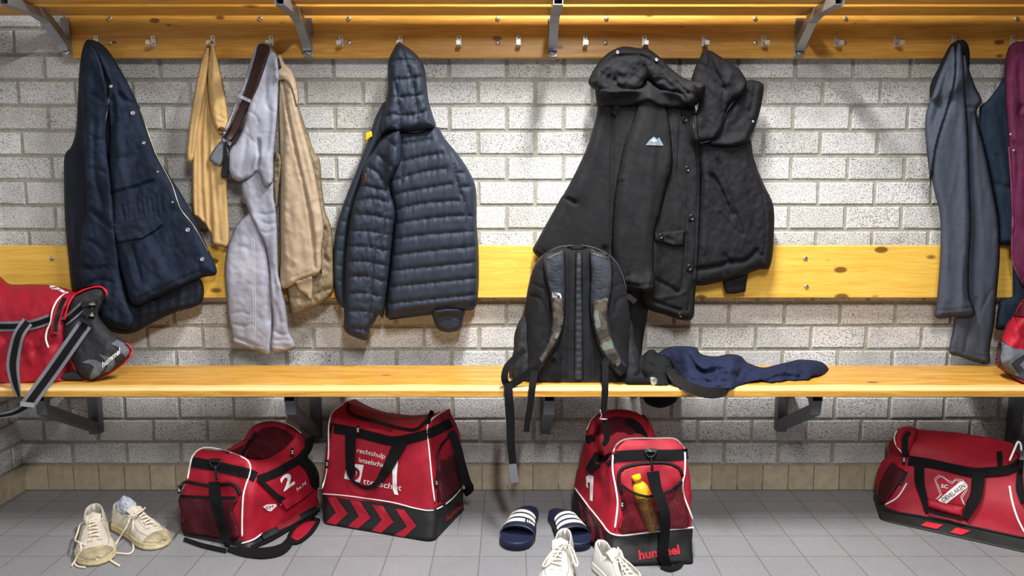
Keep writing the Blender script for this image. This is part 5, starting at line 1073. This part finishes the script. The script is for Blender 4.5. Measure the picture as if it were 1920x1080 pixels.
flat('chevron', [[(1084, 938), (1090, 945), (1098, 975), (1094, 996), (1088, 990), (1090, 972)], [(1102, 960), (1109, 969), (1117, 998), (1113, 1018), (1106, 1010), (1109, 995)], [(1121, 984), (1128, 992), (1134, 1016), (1132, 1040), (1125, 1032), (1127, 1015)]], S3, M['red_dk'], g, .003, 3.5)
lettering('lettering', 'hummel', (1199, 1049), (1275, 1038), 17, S3, M['redtext'], g, .003, bold=.03, shear=0)
zip_tag(1167, 946, S3, g, .012, 3)
# bottle: turned along its own axis, standing in the pocket
M['cap'] = plain('yellow_plastic_cap', srgb(240, 205, 20), .35)
def tea():
    t = NT('amber_tea_bottle'); v = t.coord(); t.base(t.mix(t.ramp(t.noise(v, 30, 3), [(.4, 0.0), (.6, 1.0)]), srgb(196, 140, 30), srgb(160, 104, 20)), .12, spec=.6)
    t.b.inputs['Transmission Weight'].default_value = .25; t.b.inputs['Coat Weight'].default_value = .5; return t.m
M['tea'] = tea(); M['tealabel'] = plain('yellow_orange_label', srgb(236, 178, 36), .35)
a = W(1192, 891, 2.405); b = W(1227, 993, 2.378); ax = (b-a)
bt = thing('bottle', 'amber drink bottle with a yellow cap, tilted in a red bag end pocket', 'bottle', tuple(b))
def lathe(name, prof, mat, parent, seg=24):
    V = []; fs = []; T = ax.normalized(); U = T.orthogonal().normalized(); B = T.cross(U)
    for (t, r) in prof:
        for k in range(seg): an = 2*PI*k/seg; V.append(a+ax*t+(U*math.cos(an)+B*math.sin(an))*r)
    for i in range(len(prof)-1):
        for k in range(seg): p = i*seg+k; q = i*seg+(k+1) % seg; fs.append((p, q, q+seg, p+seg))
    fs.append(tuple(range(seg))[::-1]); fs.append(tuple(range((len(prof)-1)*seg, len(prof)*seg)))
    return link(name, mesh_from(V, fs), mat, parent)
lathe('cap', [(0, .0135), (.005, .0146), (.075, .0146), (.085, .013)], M['cap'], bt)
lathe('neck', [(.083, .0125), (.10, .0125), (.11, .0145), (.12, .0125), (.14, .0135)], M['tea'], bt)
lathe('label', [(.135, .0138), (.17, .0195), (.22, .0245), (.30, .0262), (.38, .0266), (.40, .0266)], M['tealabel'], bt)
lathe('body', [(.395, .0262), (.44, .0262), (.50, .0250), (.55, .0262), (.62, .0262), (.66, .0252), (.70, .0262), (.80, .0262), (.86, .0252), (.90, .0262), (.96, .0255), (1.0, .021)], M['tea'], bt)
# net in front of the bottle
M['net'] = mesh_net('black_net', srgb(40, 16, 20), .60, 620)
def netD(P):
    base = S3.depth(P); c0 = np.array([1210, 945.]); d = (P[:, 0]-c0[0]-(P[:, 1]-945)*.33)/30
    return base-.012-.062*np.exp(-d*d)*np.clip((P[:, 1]-895)/30, 0, 1)
netrel = relief('mesh_pocket', [(1166, 909), (1176, 917), (1190, 925), (1217, 930), (1247, 924), (1265, 913), (1279, 901), (1283, 930), (1292, 986), (1252, 992), (1205, 996), (1164, 999), (1169, 961)], netD, M['net'], g, .001, 6, step=4, over=[], back=.0005)
piping('pocket_binding', [(1166, 909), (1176, 917), (1190, 925), (1217, 931), (1247, 924), (1265, 913), (1279, 901)], netrel, M['zip'], g, .0045, .001)
ring_hook(1220, 849, S3, g)
S3n = surf([S3, netrel]) 
def sD(px, py): return min(S3.at1(px, py), netrel.at1(px, py))
pts = [(1224, 884), (1230, 915), (1240, 941), (1247, 970), (1246, 1008), (1243, 1040), (1253, 1064)]
strap('shoulder_strap', pts, [24, 22, 20, 20, 18, 20, 18], [2.36, 2.345, 2.325, 2.315, 2.325, 2.325, 2.33], M['webblack'], g, 0, .003)
strap('strap_on_floor', [(1240, 1060), (1256, 1066), (1274, 1060), (1278, 1050)], 10, FLOORS, M['webblack'], g, .004, .006)
# ---- crest bag at the right
g = thing('sports_bag', 'slumped red sports bag with a club crest, on the floor at the right edge', 'sports bag', tuple(F(1790, 1000)), 'red sports bags on the floor')
S4, _ = duffel([((1650, 976), (1945, 1042), (1636, 932), 'BL'), ((1657, 952, 2.735), (1945, 1012, 2.455), (1642, 908, 2.905), 'BL'), ((1678, 905, 2.75), (1936, 955, 2.49), (1652, 872, 2.90), 'BL'),
    ((1692, 860, 2.78), (1922, 900, 2.56), (1668, 838, 2.90), 'BL'), ((1698, 828, 2.80), (1912, 858, 2.64), (1678, 815, 2.90), 'BL'), ((1702, 808, 2.84), (1900, 832, 2.70), (1688, 803, 2.90), 'BL')],
    [('base', 0, 1, M['bagbase']), ('body', 1, None, M['red'])], g, sag=[0, 0, 0, 0, .0, .0], seed=12, wr=.015)
Ra = relief('end_roll', [(1684, 850), (1677, 830), (1679, 812), (1688, 802), (1700, 799), (1714, 801), (1722, 808), (1716, 830), (1704, 860)], 2.80, M['red'], g, .03, 8, step=3.4, over=[])
piping('end_piping', [(1690, 848), (1679, 832), (1677, 818), (1682, 807)], Ra, M['wpipe'], g, .0024, .001)
strap('zip', [(1706, 810), (1698, 820), (1697, 840), (1700, 860)], [8, 12, 12, 10], surf([Ra, S4]), M['zip'], g, .004, .004)
S4s = S4
strap('side_band', [(1703, 863), (1740, 868), (1774, 875), (1820, 885), (1849, 885), (1892, 880), (1914, 864)], [18, 17, 16, 18, 18, 18, 16], S4, M['webblack'], g, .004, .003)
strap('handle', [(1724, 868), (1725, 905), (1733, 934), (1736, 956)], [19, 18, 14, 8], S4, M['webblack'], g, .012, .003)
strap('handle', [(1835, 886), (1831, 925), (1820, 949), (1810, 972)], [25, 24, 22, 12], S4, M['webblack'], g, .014, .003)
strap('handle', [(1736, 956), (1764, 965), (1806, 974)], 6, S4, M['webblack'], g, .022, .003)
Rh = patch('handle_wrap', [(1738, 934), (1774, 944), (1808, 949), (1806, 971), (1770, 962), (1739, 952)], S4, M['red'], g, .012, .010, 8, 3.5, smooth_outline=False)
flat('crest_field', [[(1752, 898), (1760, 891), (1769, 894), (1786, 904), (1792, 898), (1805, 900), (1814, 910), (1813, 920), (1804, 934), (1809, 948), (1774, 943), (1754, 937), (1763, 928), (1758, 915)]], S4, M['red'], g, .003, 3.5)
for off_ in (0, 3.2):
    c0 = np.array((1783, 920.))
    L1 = [(1754, 937), (1763, 928), (1758, 915), (1752, 898), (1760, 891), (1769, 894), (1778, 901), (1786, 904), (1792, 898), (1805, 900), (1814, 910), (1813, 920), (1804, 934), (1809, 948)]
    L1 = [tuple(np.array(p)+(c0-np.array(p))/np.linalg.norm(c0-np.array(p))*off_) for p in L1]
    piping('crest_line', L1, S4, M['wpipe'], g, .0009, .0045, smooth=False, step=2)
flat('crest_band', [[(1758, 938), (1800, 903), (1806, 902), (1813, 911), (1813, 914), (1775, 944), (1764, 941)]], S4, M['white'], g, .005, 3.5)
lettering('lettering', 'OEVELAKEN', (1769, 942), (1811, 913), 8.5, S4, M['darktext'], g, .0065, bold=0)
lettering('lettering', 'SC', (1764, 914), (1777, 916), 6.5, S4, M['white'], g, .0055, bold=.02)
strap('strap', [(1874, 846), (1875, 862), (1875, 878)], 10, S4, M['webblack'], g, .005, .003)
piping('white_piping', [(1893, 864), (1902, 843), (1909, 828), (1914, 834), (1915, 845)], surf([S4]), M['wpipe'], g, .0036, .004)
piping('white_piping', [(1893, 911), (1898, 940), (1908, 972), (1922, 1000)], S4, M['wpipe'], g, .0036, .003)
piping('white_piping', [(1660, 946), (1683, 932), (1700, 906)], S4, M['wpipe'], g, .003, .003)
piping('seam_piping', [(1658, 954), (1675, 960), (1720, 967), (1790, 981), (1860, 996), (1920, 1009)], S4, M['zip'], g, .004, .002)
patch('mesh_pocket', [(1671, 868), (1684, 876), (1697, 884), (1690, 902), (1668, 934), (1654, 946), (1646, 934), (1650, 905)], S4, M['mesh_dk'], g, .003, .006, 5, 3.5)
strap('pocket_edge', [(1699, 884), (1693, 898), (1688, 908)], 7, S4, M['zip'], g, .006, .003)
flat('chevron', [[(1726, 985), (1737, 978), (1769, 984), (1756, 992)], [(1781, 998), (1793, 989), (1820, 995), (1803, 1003)]], S4, M['redtext'], g, .004, 3.5)
zip_tag(1695, 862, S4, g, .012)
strap('hanging_strap', [(1914, 862), (1912, 890), (1912, 918), (1922, 940)], [12, 12, 14, 16], S4, M['webblack'], g, .016, .003)
# ============================================================ footwear
ZMIN[0] = None
def leather(name, col, dirt, amt, spec=.35):
    t = NT(name); v = t.coord(); n = t.noise(v, 28, 5, .65); c = t.mix(t.ramp(n, [(.5-amt*.25, 0.0), (.8-amt*.2, .8*min(1, amt+.3))]), col, dirt)
    t.base(c, .55, spec=spec); t.bump(t.noise(v, 260, 3), .15, .001); t.bump(n, .15, .003); return t.m
M['shoe_w'] = leather('worn_white_leather', srgb(205, 198, 186), srgb(150, 136, 110), .3)
M['shoe_cap'] = leather('dirty_toe_rubber', srgb(184, 172, 142), srgb(112, 100, 76), .7)
M['sole_w'] = leather('dirty_cream_sole', srgb(206, 192, 154), srgb(140, 122, 86), .5)
M['shoe_c'] = leather('clean_white_leather', srgb(208, 206, 202), srgb(176, 172, 164), .1)
M['sole_c'] = leather('white_rubber_sole', srgb(200, 197, 190), srgb(180, 172, 158), .2)
M['lace'] = fabric('cream_lace', srgb(220, 210, 194), .9, .08, 1800, .4, .1)
M['insole'] = fabric('grey_insole', srgb(150, 146, 140), .95, .2, 600, .4, .1)
M['linseam'] = plain('dark_seam', srgb(120, 108, 92), .8)
M['sock'] = fabric('grey_white_sock', srgb(176, 182, 196), .95, .2, 900, .4, .1)
M['navyrub'] = plain('navy_rubber', srgb(26, 32, 62), .55, 0, .35, 120, .25)
M['navyband'] = plain('navy_band', srgb(24, 30, 50), .5, 0, .4, 90, .2)
M['whitestripe'] = plain('white_stripe', srgb(215, 215, 213), .6)
def lerp(t, xs, ys): return float(np.interp(t, xs, ys))
def frame(heel, toe):
    d = (toe-heel); d.z = 0; L = d.length; d.normalize(); n = Vector((-d.y, d.x, 0)); return d, n, L
TW = ([0, .008, .028, .08, .3, .5, .68, .8, .88, .94, .98, 1], [.0, .016, .0265, .033, .036, .040, .048, .0475, .042, .031, .018, 0])
def smooth(x): x = min(1, max(0, x)); return x*x*(3-2*x)
def sneaker(label, heel, toe, mats, side=1, hscale=1.0, laces='tight', group=None):
    d, nrm, L = frame(heel, toe); U = mats[0]
    g = thing('sneaker', label, 'sneaker', tuple(heel), group)
    def width(t): return lerp(t, *TW)*L/.28
    def loc(t, y, z): return heel+d*(t*L)+nrm*y+Vector((0, 0, z))
    bend = lambda t: side*.006*math.sin(t*PI)
    # sole
    V = []; fs = []; nt = 44
    out = []
    for k in range(nt+1): t = (1-math.cos(PI*k/nt))/2; out.append((t, width(t)*1.05+.001))
    loopp = [(t, w_) for t, w_ in out]+[(t, -w_) for t, w_ in out[-2:0:-1]]; n = len(loopp)
    for (z, sc) in ((.001, .93), (.004, 1.0), (.012, 1.015), (.0125, 1.0), (.020, 1.01), (.026, .99), (.028, .93)):
        for (t, y) in loopp: V.append(loc((t-.5)*(1+.02*(sc-1)/.05)+.5, y*sc+bend(t), z))
    for r_ in range(6):
        for k in range(n): a_ = r_*n+k; b_ = r_*n+(k+1) % n; fs.append((a_, b_, b_+n, a_+n))
    fs.append(tuple(range(n))[::-1]); fs.append(tuple(range(6*n, 7*n)))
    link('sole', mesh_from(V, fs), mats[1], g)
    zs = .025
    H = lambda t: hscale*lerp(t, [0, .05, .14, .24, .34, .42, .52, .64, .74, .84, .93, 1], [.088, .088, .078, .068, .074, .080, .076, .064, .054, .047, .041, .030])
    def Z(t, s):
        z = zs+(H(t)-zs)*max(0, 1-abs(s)**(2.7+7*smooth((.44-t)/.3)))**.42
        return z
    def P(t, s, off=0):
        z = Z(t, s); w_ = width(t)*(1-.16*smooth((z-zs)/(H(t)-zs+1e-6)))
        return loc(t, s*w_+bend(t), z+off)
    def PN(t, s, off=0):
        a_, b_ = max(.006, t-.008), min(.994, t+.008); c_, e_ = max(-.998, s-.02), min(.998, s+.02)
        nn = (P(b_, s)-P(a_, s)).cross(P(t, e_)-P(t, c_))
        if nn.length < 1e-9: nn = Vector((0, 0, 1))
        nn.normalize()
        if nn.z < -.05: nn = -nn
        return P(t, s)+nn*off
    V = []; fs = []; NT_, NS = 96, 44
    def e_of(t, s): return (abs((t-.205)/.188))**2.6+abs(s/(.68+.10*smooth((.40-t)/.2)))**2.4
    for i in range(NT_+1):
        t = .004+.992*i/NT_
        for j in range(NS+1):
            s = math.sin((j/NS*2-1)*PI/2)
            e = e_of(t, s); p = P(t, s)
            if e < 1:
                q = smooth((1-e)/.28); p.z = p.z*(1-q)+(heel.z+.030)*q
            elif e < 1.35: p.z += .003*math.sin((e-1)/.35*PI)
            p += Vector((0, 0, .0016*mnoise.noise(Vector((t*16, s*4, side*3)))))
            V.append(p)
    m = NS+1; inn = []
    for i in range(NT_):
        for j in range(NS):
            a_ = i*m+j; f = (a_, a_+m, a_+m+1, a_+1)
            t = .004+.992*(i+.5)/NT_; s = math.sin(((j+.5)/NS*2-1)*PI/2)
            inn.append(1 if e_of(t, s) < .96 else 0); fs.append(f)
    me = mesh_from(V, fs, True, 'upper', inn); link('upper', me, [U, M['insole']], g)
    # eyestays, toe cap, seams, tongue, laces
    def strip(name, ts, s0, s1, mat, off, ns=10, th=.0012):
        V = []; fs = []; n_ = len(ts)
        for lay in (off, off-th-.002):
            for t in ts:
                a_, b_ = (s0(t), s1(t))
                for j in range(ns+1): V.append((PN if name == 'toe_cap' else P)(t, (math.sin((j/ns-.5)*PI)*b_ if name == 'toe_cap' else a_+(b_-a_)*j/ns), lay))
        mm = ns+1; tot = n_*mm
        for i in range(n_-1):
            for j in range(ns): a_ = i*mm+j; fs.append((a_, a_+mm, a_+mm+1, a_+1)); fs.append((tot+a_, tot+a_+1, tot+a_+mm+1, tot+a_+mm))
        rim = [i*mm for i in range(n_)]+[(n_-1)*mm+j for j in range(1, mm)]+[i*mm+ns for i in range(n_-2, -1, -1)]+[j for j in range(ns-1, 0, -1)]
        for k in range(len(rim)): a_, b_ = rim[k], rim[(k+1) % len(rim)]; fs.append((a_, b_, b_+tot, a_+tot))
        return link(name, mesh_from(V, fs), mat, g)
    for sg in (-1, 1): strip('eyestay', np.linspace(.40, .76, 14), lambda t: sg*(.17+.05*(.76-t)), lambda t: sg*(.17+.05*(.76-t)+.30), mats[2], .0022)
    strip('toe_cap', 1-.15*np.linspace(1, .12, 22)**1.6, lambda t: -.992, lambda t: .992, mats[3], .0022, 36)
    # tongue
    V = []; fs = []; nl = 12; ns = 12
    for i in range(nl+1):
        q = i/nl; t = .47-.13*q; zc = Z(t, 0)+.004+.020*smooth(q)*hscale
        for j in range(ns+1):
            s = -1+2*j/ns; wv = .021*(1+.25*q)
            V.append(loc(t-.012*q*(1-s*s), s*wv+bend(t), zc-.010*s*s+.0015*math.cos(s*6)))
    for lay in range(1): pass
    base = len(V)
    V += [v-Vector((0, 0, .005))-d*.004 for v in V[:base]]
    mm = ns+1
    for i in range(nl):
        for j in range(ns): a_ = i*mm+j; fs.append((a_, a_+1, a_+mm+1, a_+mm)); fs.append((base+a_, base+a_+mm, base+a_+mm+1, base+a_+1))
    rim = [i*mm for i in range(nl+1)]+[nl*mm+j for j in range(1, mm)]+[i*mm+ns for i in range(nl-1, -1, -1)]+[j for j in range(ns-1, 0, -1)]
    for k in range(len(rim)): a_, b_ = rim[k], rim[(k+1) % len(rim)]; fs.append((a_, b_, b_+base, a_+base))
    link('tongue', mesh_from(V, fs), mats[2], g)
    rows = 6
    for k in range(rows):
        t = .44+.052*k; pts = []
        for j in range(13): s = -.34+.68*j/12; pts.append(P(t+.020*(j/12-.5)*(1 if k % 2 else -1), s, .0052+.0035*math.cos(s*4.2)))
        tube3('lace', pts, .0034, M['lace'], g, 8)
    # perforated stripe / side seam
    for sg in (-1, 1):
        tube3('seam', [P(t, sg*(.60+.25*math.sin((t-.35)*PI/.6)), .0006) for t in np.linspace(.36, .84, 20)], .0007, M['linseam'], g, 5)
        tube3('seam', [P(t, sg*(.93-.20*q), .0006) for q, t in zip(np.linspace(0, 1, 10), np.linspace(.30, .36, 10))], .0007, M['linseam'], g, 5)
    return g, P, loc
def loose(g, pts, rad=.0028):
    """a loose lace end through points (px, py, height)"""
    P3 = [np.array(F(p[0], p[1], p[2])) for p in pts]; C = catmull(P3, 7)
    tube3('loose_lace', [Vector(c) for c in C], rad, M['lace'], g, 8)
wm = (M['shoe_w'], M['sole_w'], M['shoe_w'], M['shoe_cap']); cm = (M['shoe_c'], M['sole_c'], M['shoe_c'], M['shoe_c'])
def floorpt(px, py, z): v = F(px, py, z); v.z = 0; return v
g, P, loc = sneaker('worn white sneaker with a dirty toe and empty opening, left one of the pair', floorpt(176, 945, .088), floorpt(184, 1060, .004), wm, -1, laces='loose', group='worn white sneakers')
loose(g, [(172, 976, .085), (152, 982, .06), (145, 1000, .05), (141, 1012, .045), (146, 1016, .055), (160, 1022, .05)])
loose(g, [(150, 1018, .06), (152, 1030, .05), (146, 1046, .02), (140, 1056, .004), (146, 1062, .004), (160, 1064, .004)], .0032)
loose(g, [(152, 1030, .05), (142, 1048, .02), (134, 1062, .004)], .0024)
loose(g, [(206, 1050, .004), (215, 1056, .004), (224, 1061, .004)], .0036)
g, P, loc = sneaker('worn white sneaker with a grey sock stuffed inside, right one of the worn pair', floorpt(219, 942, .088), floorpt(306, 1027, .004), wm, 1, laces='loose', group='worn white sneakers')
loose(g, [(252, 968, .085), (246, 968, .08), (236, 990, .05), (222, 1012, .01), (214, 1026, .004)], .0032)
loose(g, [(250, 968, .085), (249, 990, .05), (249, 1015, .01), (250, 1030, .004), (243, 1038, .004), (228, 1038, .004), (217, 1037, .004)], .0032)
loose(g, [(240, 968, .092), (252, 966, .095), (266, 958, .095), (272, 952, .09)], .003)
# sock
sk = thing('sock', 'grey white sock stuffed into the opening of a worn sneaker', 'sock', tuple(loc(.2, 0, .04)))
bm = bmesh.new(); bmesh.ops.create_icosphere(bm, subdivisions=5, radius=1)
for v in bm.verts:
    p = v.co.normalized(); f = 1+.20*mnoise.noise(p*2.3)+.13*(.5-abs(mnoise.noise(p*4.1+Vector((3, 1, 2)))))+.05*mnoise.noise(p*9)
    q = Vector((p.x*.046*f, p.y*.024*f, p.z*.042*f)); v.co = loc(.20+q.x/.28, q.y+.004, .076+q.z)
from_bm('sock_ball', bm, M['sock'], sk, True)
g, P, loc = sneaker('clean white sneaker, left one of the pair, in front of the right navy slide', floorpt(1060, 991, .088), floorpt(1040, 1120, .004), cm, -1, group='clean white sneakers')
loose(g, [(1062, 1020, .098), (1050, 1022, .09), (1036, 1034, .075), (1022, 1052, .055), (1018, 1062, .05), (1026, 1060, .058), (1040, 1046, .075), (1054, 1026, .09), (1062, 1020, .1)], .003)
loose(g, [(1062, 1020, .098), (1072, 1028, .085), (1080, 1046, .06), (1083, 1056, .05), (1080, 1062, .05), (1074, 1046, .06), (1066, 1026, .09)], .003)
g, P, loc = sneaker('clean white sneaker, right one of the pair, beside the bag with the bottle', floorpt(1122, 1013, .088), floorpt(1200, 1134, .004), cm, 1, group='clean white sneakers')
loose(g, [(1160, 1042, .095), (1162, 1034, .11), (1158, 1026, .12)], .0028)
loose(g, [(1160, 1040, .095), (1170, 1048, .09), (1184, 1060, .075), (1198, 1074, .05), (1200, 1082, .045), (1186, 1074, .06), (1170, 1056, .08), (1160, 1044, .09)], .003)
loose(g, [(1160, 1044, .095), (1166, 1062, .085), (1176, 1076, .075), (1184, 1086, .07)], .003)
# ---- slides
def slide(label, heel, toe, side, lettered):
    d, nrm, L = frame(heel, toe); g = thing('slide_sandal', label, 'slide', tuple(heel), 'navy slides')
    TWs = ([0, .02, .06, .14, .35, .5, .68, .8, .9, .96, .99, 1], [.0, .018, .029, .037, .038, .043, .052, .054, .047, .033, .018, 0])
    def loc(t, y, z): return heel+d*(t*L)+nrm*y+Vector((0, 0, z))
    V = []; fs = []; nt = 48; out = []
    for k in range(nt+1): t = (1-math.cos(PI*k/nt))/2; out.append((t, lerp(t, *TWs)*L/.285))
    lp = out+[(t, -y) for t, y in out[-2:0:-1]]; n = len(lp)
    prof = ((.001, .92), (.003, .96), (.012, .97), (.013, 1.0), (.026, 1.0), (.031, .97), (.031, .92), (.026, .86), (.023, .6), (.022, .3))
    for (z, sc) in prof:
        for (t, y) in lp: V.append(loc((t-.5)*(1-(1-sc)*.55)+.5, y*sc, z+(.004*(1-t) if z > .012 else 0)))
    for r_ in range(len(prof)-1):
        for k in range(n): a_ = r_*n+k; b_ = r_*n+(k+1) % n; fs.append((a_, b_, b_+n, a_+n))
    fs.append(tuple(range(n))[::-1]); fs.append(tuple(range((len(prof)-1)*n, len(prof)*n)))
    link('footbed', mesh_from(V, fs), M['navyrub'], g)
    def arch(t, a, off=0):
        y = -math.cos(a); wd = lerp(t, *TWs)*L/.285+.003; top = .072-.018*smooth((t-.42)/.36)
        z = .016+(top-.016)*math.sin(a)**.62
        return loc(t, y*(wd+off*.9), z+off*math.sin(a))
    def band(name, t0, t1, a0, a1, off, th, mat, nt_=12, na=40, wavy=0):
        V = []; fs = []
        for lay in (off, off-th):
            for i in range(nt_+1):
                for j in range(na+1):
                    a = a0+(a1-a0)*j/na; q = i/nt_; mid = math.sin(a)
                    ta = (t0-.02*(1-mid)); tb = (t1+.035*(1-mid)) if wavy else t1+(t1-.5)*.10*(1-mid)
                    if not wavy: ta = t0+(t0-.5)*.10*(1-mid)
                    V.append(arch(ta+(tb-ta)*q, a, lay))
        m = na+1; tot = (nt_+1)*m
        for i in range(nt_):
            for j in range(na): a_ = i*m+j; fs.append((a_, a_+1, a_+m+1, a_+m)); fs.append((tot+a_, tot+a_+m, tot+a_+m+1, tot+a_+1))
        rim = [i*m for i in range(nt_+1)]+[nt_*m+j for j in range(1, m)]+[i*m+na for i in range(nt_-1, -1, -1)]+[j for j in range(na-1, 0, -1)]
        for k in range(len(rim)): a_, b_ = rim[k], rim[(k+1) % len(rim)]; fs.append((a_, b_, b_+tot, a_+tot))
        return link(name, mesh_from(V, fs), mat, g)
    band('foot_band', .38, .74, .10, PI-.10, .002, .005, M['navyband'], wavy=1)
    for t0 in (.435, .520, .605):
        last = t0 > .6 and lettered
        band('stripe', t0, t0+.052, .42 if side < 0 or not last else .95, PI-.42 if not (last and side < 0) else PI-1.25, .0034, .002, M['whitestripe'], 4, 30)
    if lettered:
        V, f_ = text2d('HVM', 0, .04)
        w_ = V[:, 0].max()
        Q = [arch(.655-.045*(y/.7), PI-1.15+.62*(x/w_), .0036) for x, y in V]
        link('lettering', mesh_from(Q, f_, False), M['whitestripe'], g)
    return g
slide('navy slide sandal with white stripes and small letters, left one of the pair', floorpt(994, 950, .03), floorpt(962, 1024, .02), -1, True)
slide('navy slide sandal with three white stripes, right one of the pair, behind a white sneaker', floorpt(1040, 955, .03), floorpt(1090, 1025, .02), 1, False)
